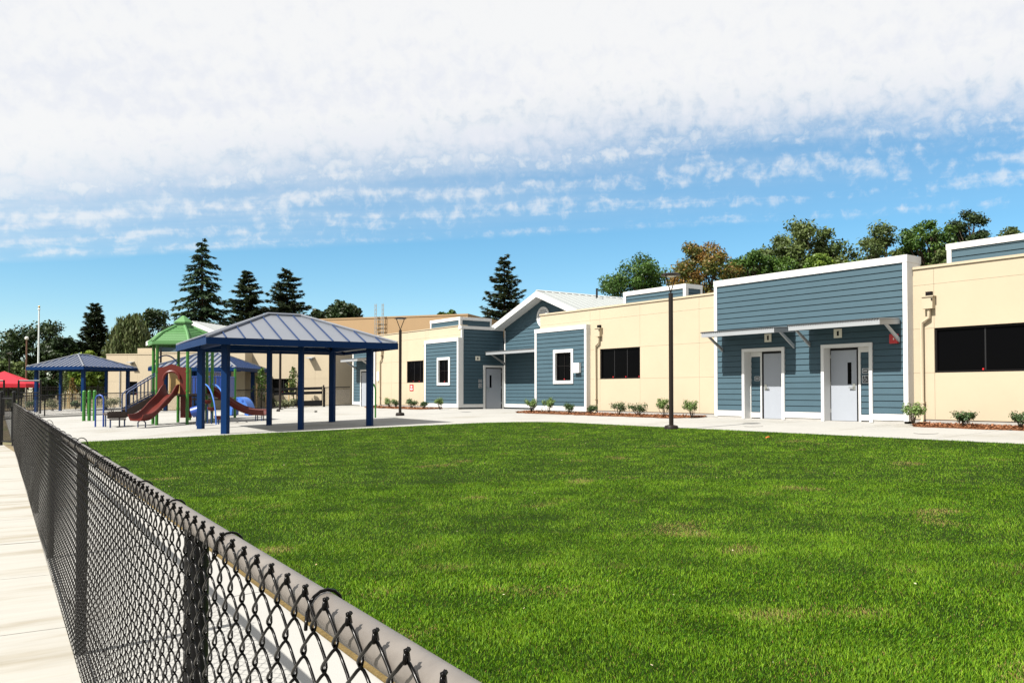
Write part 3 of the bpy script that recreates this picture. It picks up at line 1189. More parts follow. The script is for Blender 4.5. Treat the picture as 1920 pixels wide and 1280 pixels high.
def roof_slope(parent, name, p0, p1, q0, q1, pitch, m, ms, th=.03, seam_h=.04, seam_w=.03, joined=False):
    """slope quad: eave p0->p1, ridge q0->q1 (q0 above p0 side). Cut in pans along the eave; each pan an object"""
    p0, p1, q0, q1 = map(Vector, (p0, p1, q0, q1))
    e = p1 - p0
    L = e.length
    u = e / L
    n = u.cross(((q0 + q1) / 2 - (p0 + p1) / 2)).normalized()
    if n.z < 0:
        n = -n
    s = n.cross(u)
    if s.z < 0:
        s = -s
    H = (q0 - p0).dot(s)
    a0, a1 = (q0 - p0).dot(u), (q1 - p0).dot(u)

    def top(t):
        if t < a0:
            return H * t / a0 if a0 > 1e-6 else H
        if t > a1:
            return H * (L - t) / (L - a1) if L - a1 > 1e-6 else H
        return H
    k = max(1, round(L / pitch))
    ts = np.linspace(0, L, k + 1)
    seams = MB()
    for i in range(k):
        ta, tb = ts[i], ts[i + 1]
        brk = [ta] + [x for x in (a0, a1) if ta + 1e-4 < x < tb - 1e-4] + [tb]
        poly = [p0 + u * ta, p0 + u * tb]
        for x in reversed(brk):
            if top(x) > 1e-4:
                poly.append(p0 + u * x + s * top(x))
        if len(poly) < 3:
            continue
        MB().slab(poly, -n * th).build('roof_panel', m, parent)
    for i in range(1, k):
        t = ts[i]
        h = top(t)
        if h < .08:
            continue
        c = p0 + u * (t - seam_w / 2)
        sm = MB()
        sm.slab([c + n * .001, c + u * seam_w + n * .001, c + u * seam_w + s * (h - .02) + n * .001, c + s * (h - .02) + n * .001], n * seam_h)
        sm.build('roof_seam', ms, parent)


Z0 = 0.68


def build_school():
    b = thing('classroom_building', (22.0, 25.0, Z0), 'long single storey cream classroom building with blue grey siding blocks', 'building')
    # ---- roof deck and rear mass
    bx('roof', 'roofmetal', b, 22.36, 44, 2.0, 28.55, 4.2, 4.35)
    bx('roof', 'roofmetal', b, 22.36, 44, 35.1, 47.6, 4.2, 4.35)
    bx('inner_wall', 'black', b, 22.75, 43, 2.2, 28.5, Z0, 4.19)
    bx('inner_wall', 'black', b, 22.75, 43, 35.3, 47.5, Z0, 4.19)
    zc = [0.80, 2.05, 3.24, 4.42, 4.86]
    # ---- right wing
    yc = [1.5, 4.0, 6.0, 11.36, 11.72, 11.95]
    yc = [1.5, 3.4, 5.2, 11.36, 11.96]
    w = stucco_wall(b, 22.0, yc, zc, {(2, 1)})
    bx('coping', 'stucco', w, 21.965, 22.36, 1.5, 11.96, 4.862, 4.93)
    bx('base_course', 'base_grey', w, 22.02, 22.3, 1.5, 11.96, Z0 - .02, .797)
    strip_window(b, 22.0, 5.2, 11.36, 2.05, 3.24, 5)
    downspout(b, 22.0, 11.46, Z0, 4.10)
    # ---- middle wing
    yc = [18.6, 19.55, 22.46, 24.71, 25.30, 28.62]
    w = stucco_wall(b, 22.0, yc, zc, {(2, 1)})
    bx('coping', 'stucco', w, 21.965, 22.36, 18.6, 28.64, 4.862, 4.93)
    bx('base_course', 'base_grey', w, 22.02, 22.3, 18.6, 25.3, Z0 - .02, .797)
    strip_window(b, 22.0, 22.46, 24.71, 2.05, 3.24, 3)
    downspout(b, 22.0, 24.82 - .12, Z0, 4.08)
    # end return of the middle wing toward the entry recess
    bx('end_wall', 'stucco', b, 22.325, 24.58, 28.30, 28.62, Z0, 4.86)
    # ---- left wing
    yc = [35.10, 38.40, 38.68, 40.77, 42.6, 44.55]
    w = stucco_wall(b, 22.0, yc, zc, {(2, 1)})
    bx('coping', 'stucco', w, 21.965, 22.36, 35.06, 44.55, 4.862, 4.90)
    bx('base_course', 'base_grey', w, 22.02, 22.3, 38.5, 44.55, Z0 - .02, .797)
    strip_window(b, 22.0, 38.68, 40.77, 2.05, 3.24, 3)
    downspout(b, 22.0, 38.75 - .25, Z0, 4.05)
    downspout(b, 22.0, 43.85 - .1, Z0, 4.02)
    bx('wall_box', 'white', b, 21.9, 21.997, 44.05, 44.3, 2.2, 2.75)
    o = bx('red_notice', 'red', b, 21.985, 21.998, 40.0, 40.42, 1.6, 1.95)
    mk = MB()
    mk.box(21.979, 21.984, 40.08, 40.34, 1.66, 1.74).box(21.979, 21.984, 40.12, 40.20, 1.78, 1.89).box(21.979, 21.984, 40.24, 40.30, 1.78, 1.89)
    mk.build('notice_print', 'signlite', o)
    # ---- restroom block
    X = 21.72
    r = MB()
    yl, yr = 18.62, 11.95
    zt = 5.26
    A = (15.855, 17.48, 2.93)        # left door bay
    Bb = (12.955, 14.58, 2.93)       # right door bay
    for y0, y1, z0, z1 in ((yr, Bb[0], .78, zt - .01), (Bb[1], A[0], .78, zt - .01), (A[1], yl, .78, zt - .01), (Bb[0], Bb[1], 2.93, zt - .01), (A[0], A[1], 2.93, zt - .01)):
        r.box(X + .022, 21.998 if z0 < 1 else 22.34, y0 + .001, y1 - .001, z0, z1)
    for y0, y1 in ((yr, Bb[0]), (Bb[1], A[0]), (A[1], yl)):
        r.box(21.9981, 22.34, y0 + .001, y1 - .001, .78, 4.19)
    rb = r.build('restroom_block', 'siding_back', b)
    tr = .11
    holes = [(A[0], A[1], 0, 2.93), (Bb[0], Bb[1], 0, 2.93)]
    planks(rb, X + .022, yr + tr, yl - tr, .93, zt - .20, holes)
    t = MB()
    t.box(X - .025, 22.42, yr - .03, yl + .02, zt - .20, zt)
    t.build('top_trim', 'trim', rb)
    bx('corner_board', 'trim', rb, X - .015, 22.40, yr - .02, yr + tr, .74, zt - .2005)
    bx('corner_board', 'trim', rb, X - .015, 22.33, yl - tr, yl + .012, .74, zt - .2005)
    for y0, y1 in ((yr + tr + .001, Bb[0] - .001), (Bb[1] + .001, A[0] - .001), (A[1] + .001, yl - tr - .001)):
        bx('base_trim', 'trim', rb, X - .012, X + .021, y0, y1, .755, .93)
        bx('base_gap', 'base_grey', rb, X + .01, X + .05, y0, y1, Z0 - .02, .754)
    for (y0, y1, zt_, dl0, dl1, pn0, pn1, hand, vis) in ((A[0], A[1], A[2], 16.17, 16.88, 16.99, 17.36, 'l', False), (Bb[0], Bb[1], Bb[2], 13.62, 14.47, 13.20, 13.50, 'r', True)):
        f = MB()
        w_ = .10
        f.box(X - .035, 22.05, y0 + .002, y0 + w_, Z0, zt_ - w_).box(X - .035, 22.05, y1 - w_, y1 - .002, Z0, zt_ - w_)
        f.box(X - .035, 22.05, y0 + .002, y1 - .002, zt_ - w_, zt_ - .002)
        bay = f.build('door_surround', 'trim', rb)
        f = MB()
        for a, c in ((y0 + w_, min(dl0, pn0) - .001), (min(dl1, pn1) + .05 if pn0 > dl1 else pn1, max(dl0, pn0) - (.05 if dl0 > pn1 else 0)), (max(dl1, pn1) + (.05 if dl1 > pn1 else 0), y1 - w_)):
            if c - a > .01:
                f.box(22.0, 22.04, a + .001, c - .001, Z0, zt_ - w_ - .001)
        f.box(22.0, 22.04, pn0, pn1, zt_ - w_ - .15, zt_ - w_ - .001)
        f.box(22.0, 22.04, pn0, pn1, Z0 + .04, Z0 + .20)
        f.build('jamb', 'trim', rb)
        bx('recess_wall', 'siding_back', rb, 22.041, 22.1, y0, y1, Z0, zt_)
        planks(rb, 22.040, pn0 + .001, pn1 - .001, Z0 + .21, zt_ - w_ - .16)
        leaf_door(b, 22.03, dl0, dl1, Z0, zt_ - w_ - .06, hand, vis)
        bx('threshold', 'base_grey', rb, X, 22.04, y0 + w_, y1 - w_, Z0 - .02, Z0 + .004)
        access_sign(b, 22.032, (pn0 + pn1) / 2 - (.0 if vis else .06), 1.92 if vis else 1.75, both=vis)
    number_plate(b, X + .01, 14.02, 3.24)
    number_plate(b, X + .01, 16.46, 3.24)
    o = bx('fire_alarm', 'red', b, X - .09, X - .001, 12.19, 12.41, 2.86, 3.12)
    bx('strobe', 'ivory', o, X - .095, X - .0905, 12.27, 12.30, 2.96, 3.01)
    awning(b, X, 12.14, 14.98, 1.02, 3.33)
    awning(b, X, 15.48, 18.30, 1.02, 3.31)
    # ---- blue block with window, middle wing
    for (ya, yb, wa, wb) in ((25.30, 28.72, 26.12, 27.42), (35.04, 38.42, 35.83, 37.10)):
        X = 21.80
        zt = 4.26
        core = bx('siding_block', 'siding_back', b, X + .13, 21.998, ya + .001, yb - .001, .78, zt - .01)
        c2 = MB()
        for y0, y1, z0, z1 in ((ya + .001, wa, .78, zt - .01), (wb, yb - .001, .78, zt - .01), (wa, wb, .78, 1.88), (wa, wb, 3.31, zt - .01)):
            c2.box(X + .022, X + .129, y0, y1, z0, z1)
        c2.build('sheathing', 'siding_back', core)
        planks(core, X + .022, ya + .12, yb - .12, .95, zt - .17, [(wa, wb, 1.87, 3.32)])
        bx('top_trim', 'trim', core, X - .03, 22.0, ya - .02, yb + .02, zt - .17, zt)
        bx('corner_board', 'trim', core, X - .018, 21.9985, ya - .012, ya + .12, .76, zt - .1705)
        bx('corner_board', 'trim', core, X - .018, 21.9985, yb - .12, yb + .012, .76, zt - .1705)
        bx('base_trim', 'trim', core, X - .016, X + .021, ya + .1205, yb - .1205, .76, .95)
        bx('base_gap', 'base_grey', core, X + .01, X + .06, ya + .02, yb - .02, Z0 - .02, .759)
        trimmed_window(b, X, wa, wb, 1.88, 3.31)
    o = bx('heater_vent', 'white', b, 21.66, 21.782, 25.62, 25.98, 2.32, 2.72)
    for i in range(4):
        bx('louvre', 'ivory', o, 21.652, 21.6595, 25.66, 25.94, 2.38 + i * .08, 2.42 + i * .08)
    # ---- dark end wall of the left wing, facing the entry recess
    Y = 35.06
    core = bx('entry_side_wall', 'siding_back', b, 22.05, 24.58, Y + .022, Y + .23, Z0, 4.80)
    dh = (23.30, 24.56, 0, 2.90)
    planks(core, Y + .022, 22.10, 24.56, .93, 4.70, [dh], facing='y')
    bx('corner_board', 'trim', core, 21.99, 22.0985, Y - .016, Y + .05, .76, 4.70)
    bx('top_trim', 'trim', core, 21.96, 24.57, Y - .03, Y + .24, 4.7005, 4.86)
    bx('base_trim', 'trim', core, 22.10, 23.299, Y - .012, Y + .021, .76, .93)
    f = MB()
    f.box(23.30, 23.42, Y - .03, Y + .02, Z0, 2.90).box(24.46, 24.575, Y - .03, Y + .02, Z0, 2.90).box(23.42, 24.46, Y - .03, Y + .02, 2.79, 2.90)
    f.build('door_surround', 'trim', core)
    leaf_door(b, Y + .01, 23.47, 24.41, Z0, 2.74, 'l', True, facing='y')
    number_plate(b, Y, 22.95, 3.24, .11, facing='y')
    access_sign(b, Y + .0, 23.10, 1.88, facing='y')
    # ---- gabled entry
    XG, YR_, ZR, SL = 24.60, 31.50, 6.40, 0.376
    gp = lambda z: ((YR_ - (ZR - .30 - z) / SL), (YR_ + (ZR - .30 - z) / SL)) if z > 4.3 else (-1e9, 1e9)
    core = MB()
    core.slab([(XG + .022, 28.64, Z0), (XG + .022, 35.05, Z0), (XG + .022, 35.05, ZR - .12 - SL * 3.55), (XG + .022, YR_, ZR - .12), (XG + .022, 28.64, ZR - .12 - SL * 2.86)], (.25, 0, 0))
    gw = core.build('gable_wall', 'siding_back', b)
    z = .93
    while z < ZR - .2:
        lo, hi = 28.66, 34.94
        h = EXPO
        zz = min(z + h, ZR - .16)
        # boards follow the rake with sloped ends
        l0, h0 = max(lo, YR_ - (ZR - .14 - z) / SL), min(hi, YR_ + (ZR - .14 - z) / SL)
        l1, h1 = max(lo, YR_ - (ZR - .14 - zz) / SL), min(hi, YR_ + (ZR - .14 - zz) / SL)
        if l0 > lo + .01 or h0 < hi - .01 or l1 > lo + .01 or h1 < hi - .01:
            mb = MB()
            v = [(XG + .022, l0, z), (XG, l0, z), (XG, h0, z), (XG + .022, h0, z), (XG + .022, l1, zz), (XG + .016, l1, zz), (XG + .016, h1, zz), (XG + .022, h1, zz)]
            mb.v = v
            mb.f = [(0, 1, 2, 3), (4, 7, 6, 5), (1, 5, 6, 2), (0, 4, 5, 1), (3, 2, 6, 7), (0, 3, 7, 4)]
            mb.build('plank', 'siding', gw)
        else:
            link('plank', plank_mesh(), None, gw, (XG + .022, (lo + hi) / 2, z), None, (1, hi - lo, 1))
        z += EXPO
    bx('corner_board', 'trim', gw, XG - .016, XG + .021, 34.9405, 35.028, .76, 4.70)
    bx('base_trim', 'trim', gw, XG - .012, XG + .021, 28.66, 34.94, .76, .93)
    # round louvred vent
    v = MB()
    n = 32
    cy, cz, ro, ri = 31.72, 5.18, .50, .40
    for i in range(n):
        a0, a1 = 2 * math.pi * i / n, 2 * math.pi * (i + 1) / n
        ring = [(XG - .05, cy + rr * math.cos(a), cz + rr * math.sin(a)) for rr, a in ((ro, a0), (ro, a1), (ri, a1), (ri, a0))]
        v.slab(ring, (.05, 0, 0))
    vo = v.build('round_vent', 'trim', b)
    for i in range(9):
        zz = cz - .36 + i * .09
        hw = math.sqrt(max(ri * ri - (zz - cz) ** 2, 0)) - .004
        if hw > .05:
            MB().slab([(XG - .035, cy - hw, zz - .035), (XG - .035, cy + hw, zz - .035), (XG - .005, cy + hw, zz + .03), (XG - .005, cy - hw, zz + .03)], (.004, 0, .008)).build('louvre', 'trim', vo)
    # gable roof
    xo, xb, ye = 24.02, 40.0, 3.78
    roof = bx('gable_roof', 'roofmetal', b, 24.9, 39.9, YR_ - .06, YR_ + .06, ZR - .16, ZR - .05)
    for s in (-1, 1):
        e = YR_ + s * ye
        ze = ZR - SL * ye
        roof_slope(roof, 'slope', (xo, e, ze), (xb, e, ze), (xo, YR_, ZR), (xb, YR_, ZR), .42, 'roofmetal', 'roofseam', .03, .03, .03)
        # rake fascia and soffit
        f = MB()
        f.slab([(xo, e, ze - .031), (xo, YR_, ZR - .031), (xo, YR_, ZR - .30), (xo, e, ze - .30)], (-.05, 0, 0))
        f.build('rake_board', 'trim', roof)
        f = MB()
        f.slab([(xo + .001, e, ze - .24), (XG + .02, e, ze - .24), (XG + .02, YR_, ZR - .24), (xo + .001, YR_, ZR - .24)], (0, 0, -.02))
        f.build('soffit', 'trim', roof)
    cap = MB()
    cap.slab([(xo - .02, YR_ - .12, ZR - .02), (xo - .02, YR_, ZR + .05), (xo - .02, YR_ + .12, ZR - .02)], (xb - xo, 0, 0))
    cap.build('ridge_cap', 'roofseam', roof)
    MB().cyl((27.4, YR_ - .5, ZR - .2), (27.4, YR_ - .5, ZR + .30), .05, 8).build('vent_pipe', 'black', roof)
    MB().cyl((31.6, YR_ - .6, ZR - .25), (31.6, YR_ - .6, ZR + .20), .05, 8).build('vent_pipe', 'black', roof)
    # entry awning and gas riser
    awning(b, XG, 29.6, 34.98, 1.2, 3.42, .48)
    MB().path([(24.45, 29.0, Z0), (24.45, 29.0, 1.75), (24.45, 28.95, 1.9), (24.48, 28.85, 1.96), (24.56, 28.8, 1.96)], .06, 10).build('standpipe', 'trim', b, smooth='auto')
    # ---- screens on the roof
    popup(b, 22.5, 24.0, 3.0, 11.25, 4.6, 5.52)
    popup(b, 22.5, 23.38, 20.62, 23.86, 4.6, 5.46)
    popup(b, 22.5, 24.45, 36.0, 39.05, 4.6, 5.40)
    # ---- far blue end with door and awning
    X = 21.90
    core = bx('siding_block', 'siding_back', b, X + .022, 22.3, 44.56, 47.62, .78, 4.75)
    planks(core, X + .022, 44.68, 47.5, .95, 4.58, [(45.2, 46.5, 0, 2.9)])
    bx('top_trim', 'trim', core, X - .03, 22.34, 44.54, 47.64, 4.58, 4.76)
    bx('corner_board', 'trim', core, X - .018, 22.0, 44.54, 44.68, .76, 4.5795)
    bx('corner_board', 'trim', core, X - .018, 22.0, 47.5, 47.64, .76, 4.5795)
    bx('base_trim', 'trim', core, X - .016, X + .021, 46.51, 47.499, .76, .95)
    f = MB()
    f.box(X - .03, X + .02, 45.2, 45.3, Z0, 2.9).box(X - .03, X + .02, 46.4, 46.5, Z0, 2.9).box(X - .03, X + .02, 45.3, 46.4, 2.8, 2.9)
    f.build('door_surround', 'trim', core)
    leaf_door(b, X + .012, 45.35, 46.35, Z0, 2.74, 'r', False)
    awning(b, X, 44.72, 47.1, 1.05, 3.36)


build_school()


def build_far_school():
    # angled wing: local -X is its front
    b = thing('angled_classroom_building', (21.5, 49.5, 0.6), 'cream classroom wing set at an angle behind the play yard with gabled siding block', 'building', R(45))
    b_ = 0.6                      # local z = world z - 0.6

    def zz(z):
        return z - b_
    zc = [0.0, zz(1.45), zz(2.4), zz(4.0), zz(5.3)]
    yc = [0.0, 1.3, 2.74, 4.24, 5.6, 7.0]
    w = stucco_wall(b, 0.0, yc, zc, {(2, 1)})
    bx('coping', 'stucco', w, -.03, .4, -.02, 7.0, zz(5.3), zz(5.38))
    strip_window(b, 0.0, 2.74, 4.24, zz(1.45), zz(2.4), 2)
    # splayed side wall at the right hand end
    m = MB()
    m.slab([(0, 0, 0), (2.9, -2.2, 0), (2.9, -2.2, zz(5.3)), (0, 0, zz(5.3))], (.2, .3, 0))
    m.build('side_wall', 'stucco', b)
    # low block standing forward
    yc = [5.6, 7.4, 9.6, 11.6]
    zc2 = [-.3, zz(1.6), zz(2.45), zz(4.06)]
    w = stucco_wall(b, -1.0, yc, zc2, (), th=.3)
    bx('coping', 'stucco', w, -1.03, -.6, 5.58, 11.6, zz(4.062), zz(4.14))
    bx('end_wall', 'stucco', w, -.699, -.001, 5.6, 5.9, 0, zz(4.06))
    bx('low_roof', 'roofmetal', w, -.7, 6, 5.9, 11.6, zz(3.8), zz(3.9))
    # set-back blocks further left
    yc = [14.0, 16.4, 19.15, 20.0, 21.8]
    zc2 = [-.5, zz(1.32), zz(2.35), zz(4.42)]
    w = stucco_wall(b, 8.0, yc, zc2, {(2, 1)}, th=.3)
    bx('coping', 'stucco', w, 7.97, 8.4, 13.9, 21.82, zz(4.422), zz(4.5))
    bx('upper_wall', 'stucco', w, 8.6, 9.0, 14.0, 19.55, zz(4.0), zz(4.95))
    strip_window(b, 8.0, 19.15, 20.0, zz(1.32), zz(2.35), 1)
    # gabled siding block behind
    g0, g1, yr_, zr, sl = 7.02, 12.6, 9.8, zz(6.22), .40
    gw = MB().slab([(.322, g0, zz(3.9)), (.322, g1, zz(3.9)), (.322, g1, zr - .1 - sl * (g1 - yr_)), (.322, yr_, zr - .1), (.322, g0, zr - .1 - sl * (yr_ - g0))], (.2, 0, 0)).build('gable_wall', 'siding_back', b)
    z = zz(3.95)
    while z < zr - .25:
        lo = max(g0 + .12, yr_ - (zr - .16 - z - EXPO) / sl)
        hi = min(g1 - .12, yr_ + (zr - .16 - z - EXPO) / sl)
        if hi - lo > .1:
            link('plank', plank_mesh(), None, gw, (.322, (lo + hi) / 2, z), None, (1, hi - lo, 1))
        z += EXPO
    bx('corner_board', 'trim', gw, .28, .55, g0 - .02, g0 + .12, zz(3.9), zz(5.2))
    bx('gable_side_wall', 'stucco', b, .53, 8, g0, g0 + .2, zz(3.9), zr - .15 - sl * (yr_ - g0))
    rf = bx('gable_roof', 'roofmetal', b, .6, 9, yr_ - .05, yr_ + .05, zr - .2, zr - .06)
    for s in (-1, 1):
        ye = 3.3
        e = yr_ + s * ye
        ze = zr - sl * ye
        roof_slope(rf, 'slope', (-.1, e, ze), (9, e, ze), (-.1, yr_, zr), (9, yr_, zr), .45, 'roofmetal', 'roofseam', .03, .03, .03)
        MB().slab([(-.1, e, ze - .031), (-.1, yr_, zr - .031), (-.1, yr_, zr - .30), (-.1, e, ze - .30)], (-.05, 0, 0)).build('rake_board', 'trim', rf)
    # wall lights
    for (x, y, z) in ((0.0, 1.55, zz(3.68)), (8.0, 19.6, zz(3.78))):
        o = MB().slab([(x - .45, y - .22, z), (x - .45, y + .22, z), (x, y + .22, z + .06), (x, y - .22, z + .06)], (0, 0, .05)).build('wall_light', 'awning', b)
        bx('bracket', 'awning', o, x - .12, x - .001, y - .06, y + .06, z - .10, z - .001)
    bx('fire_alarm', 'red', b, -.06, -.001, 4.72, 4.92, zz(2.75), zz(2.98))
    MB().path([(7.94, 20.6, -.3), (7.94, 20.6, zz(3.6))], .035, 8).build('downspout', 'awning', b)
    # tan hall far behind
    P1, P0 = at_depth(877, 735, 75.0), at_depth(590, 735, 80.5)
    P2 = at_depth(899, 735, 78.0)
    d = (P1 - P0)
    h = thing('tan_hall', ((P0.x + P1.x) / 2, (P0.y + P1.y) / 2, 0.6), 'tall plain tan hall with a flat roof behind the cream classrooms', 'building')
    zt = 8.52
    back = Vector((-d.y, d.x, 0)).normalized()
    if back.y < 0:
        back = -back
    pts = [P0, P1, P2, P2 + back * 14, P0 + back * 18]
    MB().slab([(p.x, p.y, .6) for p in pts], (0, 0, zt - .6)).build('wall', 'tan', h)
    c = sum((Vector(p) for p in pts), Vector()) / 5
    MB().slab([(c.x + (p.x - c.x) * 1.006, c.y + (p.y - c.y) * 1.006, zt) for p in pts], (0, 0, .14)).build('coping', 'tan', h)
    # roof ladder
    u = d.normalized()
    L0 = P0 + u * ((at_depth(697, 735, 77.4) - P0).dot(u))
    nrm = -back
    ld = thing('roof_ladder', (L0.x + nrm.x * .3, L0.y + nrm.y * .3, 5.0), 'pale metal roof ladder rising above the tan hall parapet', 'ladder')
    for k in (0, 1):
        q = L0 + u * (k * .92) + nrm * .3
        for o_ in (0, .16):
            qq = q + u * o_ * (1 if k == 0 else -1) * 1.0
            MB().cyl((qq.x, qq.y, 5.0), (qq.x, qq.y, 9.85), .035, 6).build('side_rail', 'steel', ld)
        for zr_ in (8.9, 9.3, 9.7):
            q2 = q + u * .16 * (1 if k == 0 else -1)
            MB().cyl((q.x, q.y, zr_), (q2.x, q2.y, zr_), .03, 6).build('brace', 'steel', ld)
    for i in range(9):
        z = 5.3 + i * .38
        q, q2 = L0 + nrm * .3, L0 + u * .92 + nrm * .3
        MB().cyl((q.x, q.y, z), (q2.x, q2.y, z), .03, 6).build('rung', 'steel', ld)
    for z in (5.0, 7.5):
        q = L0 + nrm * .3 + u * .1
        MB().cyl((q.x, q.y, z), (q.x - nrm.x * .3, q.y - nrm.y * .3, z), .03, 6).build('standoff', 'steel', ld)


build_far_school()


# ------------------------------------------------------------------ shelters
def shelter(loc, rz, w, d, label, over=.70, zeave=2.86, rise=1.02, ridge_frac=.24, post=.24, pitch=.55, name='picnic_shelter', mids=True, slope=0.0, turn=0.0, seam_w=.03):
    """hip-roofed steel shelter, six posts; local x along its width"""
    t = thing(name, loc, label, 'shelter', rz, 'navy shelters with metal hip roofs', local=True)
    hw, hd = w / 2, d / 2
    cq, sq = math.cos(turn), math.sin(turn)
    for a in (-1, 0, 1):
        for c in (-1, 1):
            s = post if a else post * .78
            if a == 0 and not mids:
                continue
            dz = slope * a * hw
            cs = [(a * hw + s * .5 * (px_ * cq - py_ * sq), c * hd + s * .5 * (px_ * sq + py_ * cq), dz - .05) for px_, py_ in ((-1, -1), (1, -1), (1, 1), (-1, 1))]
            MB().slab(cs, (0, 0, zeave + .10 - dz)).build('post', 'gblue', t, bevel=.010)
    # ring beam
    for a in (-1, 1):
        bx('beam', 'gblue', t, -hw - .1, hw + .1, a * hd - .07, a * hd + .07, zeave - .13, zeave + .05)
        bx('cross_beam', 'gblue', t, a * hw - .06, a * hw + .06, -hd + .071, hd - .071, zeave - .13, zeave + .05)
    W, D = hw + over, hd + over
    ze, zr = zeave, zeave + rise
    rl = w * ridge_frac / 2
    C = [(-W, -D, ze), (W, -D, ze), (W, D, ze), (-W, D, ze)]
    R0, R1 = (-rl, 0, zr), (rl, 0, zr)
    roof = MB()
    inner = .09
    C2 = [(x * .985, y * .985, z - .005 - inner * .4) for x, y, z in C]
    r0, r1 = (-rl, 0, zr - inner), (rl, 0, zr - inner)
    roof.v = C2 + [r0, r1]
    roof.f = [(0, 1, 5, 4), (1, 2, 5), (2, 3, 4, 5), (3, 0, 4)]
    roof.v += [(x, y, z - .03) for x, y, z in roof.v]
    roof.f += [tuple(6 + i for i in reversed(f)) for f in roof.f[:4]]
    ro = roof.build('roof', 'gsoffit', t)
    roof_slope(ro, 's', C[0], C[1], R0, R1, pitch, 'groof', 'gseam', seam_w=seam_w)
    roof_slope(ro, 's', C[2], C[3], R1, R0, pitch, 'groof', 'gseam', seam_w=seam_w)
    roof_slope(ro, 's', C[1], C[2], R1, R1, pitch, 'groof', 'gseam', seam_w=seam_w)
    roof_slope(ro, 's', C[3], C[0], R0, R0, pitch, 'groof', 'gseam', seam_w=seam_w)
    # hips and ridge caps
    for p, q in ((C[0], R0), (C[3], R0), (C[1], R1), (C[2], R1), (R0, R1)):
        p, q = Vector(p) + Vector((0, 0, .035)), Vector(q) + Vector((0, 0, .035))
        MB().cyl(p, q, .055, 6).build('hip_cap', 'groof', ro)
    f = MB()
    h = .19
    f.box(-W - .03, W + .03, -D - .03, -D, ze - h, ze + .02)
    f.build('fascia', 'gblue', ro)
    bx('fascia', 'gblue', ro, -W - .03, W + .03, D, D + .03, ze - h, ze + .02)
    bx('fascia', 'gblue', ro, -W - .03, -W, -D + .001, D - .001, ze - h, ze + .02)
    bx('fascia', 'gblue', ro, W, W + .03, -D + .001, D - .001, ze - h, ze + .02)
    # sloping rafters from the posts
    for a in (-1, 1):
        for c in (-1, 1):
            MB().slab([(a * hw * .98, c * hd * .98, zeave - .10), (a * (W - .05), c * (D - .05), zeave - .16), (a * (W - .05), c * (D - .05), zeave - .04), (a * hw * .6, c * hd * .6, zeave + .25)], (.05, 0, 0)).build('rafter', 'gblue', ro)
    return t


shelter((10.29, 27.97, gz(10.29)), R(-4.3), 4.78, 3.86, 'large navy steel shelter with pale hip roof beside the lawn', slope=.0315, post=.20, turn=R(47))
p = at_depth(156, 735, 57)
shelter((p.x, p.y, .2), R(37), 3.95, 3.95, 'small distant navy shelter with striped hip roof left of the play tower', zeave=3.0, rise=.88, pitch=.36, over=.42, post=.20, turn=R(8), seam_w=.07)
shelter((14.6, 52.4, .42), R(-40), 3.9, 3.6, 'navy shelter half hidden behind the play structure', zeave=2.55, rise=1.0, pitch=.36, over=.7, post=.20, seam_w=.07)


# ------------------------------------------------------------------ lamps and poles
def street_lamp(x, y, z, label, h=4.25):
    t = thing('lamp_post', (x, y, z), label, 'lamp post', 0, 'dark bronze lamp posts', local=True)
    MB().cyl((0, 0, .02), (0, 0, h - .55), .062, 12).build('pole', 'lamp', t, smooth='auto')
    MB().lathe((0, 0, -.03), [(.19, 0), (.19, .10), (.17, .15), (.10, .17), (.07, .175)], 16).build('base_cover', 'lamp', t, smooth='auto')
    for s in (-1, 1):
        MB().path([(0, s * .03, h - .6), (s * .05, 0, h - .42), (s * .16, 0, h - .16), (s * .19, 0, h - .09)], .016, 6).build('arm', 'lamp', t, smooth='auto')
    MB().lathe((0, 0, h - .09), [(.17, 0), (.26, .02), (.265, .045), (.20, .075), (.05, .085)], 20).build('lamp_head', 'lamp', t, smooth='auto')
    MB().lathe((0, 0, h - .096), [(.03, -.004), (.15, -.002), (.16, .005)], 16).build('lens', 'lens', t)
    return t


street_lamp(16.51, 15.67, gz(16.51), 'tall dark lamp post on the right lawn edge in front of cream wall')
street_lamp(16.85, 31.83, gz(16.85), 'dark lamp post right of the large shelter near the red notice')
street_lamp(15.9, 43.84, gz(15.9), 'dark lamp post seen between the posts of the large shelter', 4.0)
p = at_depth(301, 735, 52)
street_lamp(p.x, p.y, .3, 'dark lamp post partly hidden behind the green roofed play tower', 4.4)
p = at_depth(17, 735, 75)
street_lamp(p.x, p.y, .1, 'distant dark lamp post in front of trees beside the red tent', 5.0)
p = at_depth(71.5, 735, 92)
t = thing('flagpole', (p.x, p.y, 0), 'tall white flagpole with a gold ball and no flag', 'flagpole', local=True)
MB().cyl((0, 0, -.2), (0, 0, 10.9), .12, 10, .075).build('pole', 'flagpole', t, smooth='auto')
MB().lathe((0, 0, 10.9), [(.03, 0), (.10, .08), (.12, .16), (.08, .25), (.02, .28)], 10).build('ball', 'gold', t, smooth=True)
MB().lathe((0, 0, 10.7), [(.10, 0), (.14, .05), (.10, .17)], 10).build('truck', 'flagpole', t)
p = at_depth(49, 735, 96)
t = thing('utility_pole', (p.x, p.y, 0), 'slim rust brown light pole in front of dark trees', 'pole', local=True)
MB().cyl((0, 0, -.2), (0, 0, 7.6), .11, 8, .08).build('pole', 'rust', t, smooth='auto')
MB().lathe((0, 0, 7.6), [(.1, 0), (.22, .1), (.2, .3), (.08, .4)], 10).build('lamp_head', 'lens', t)
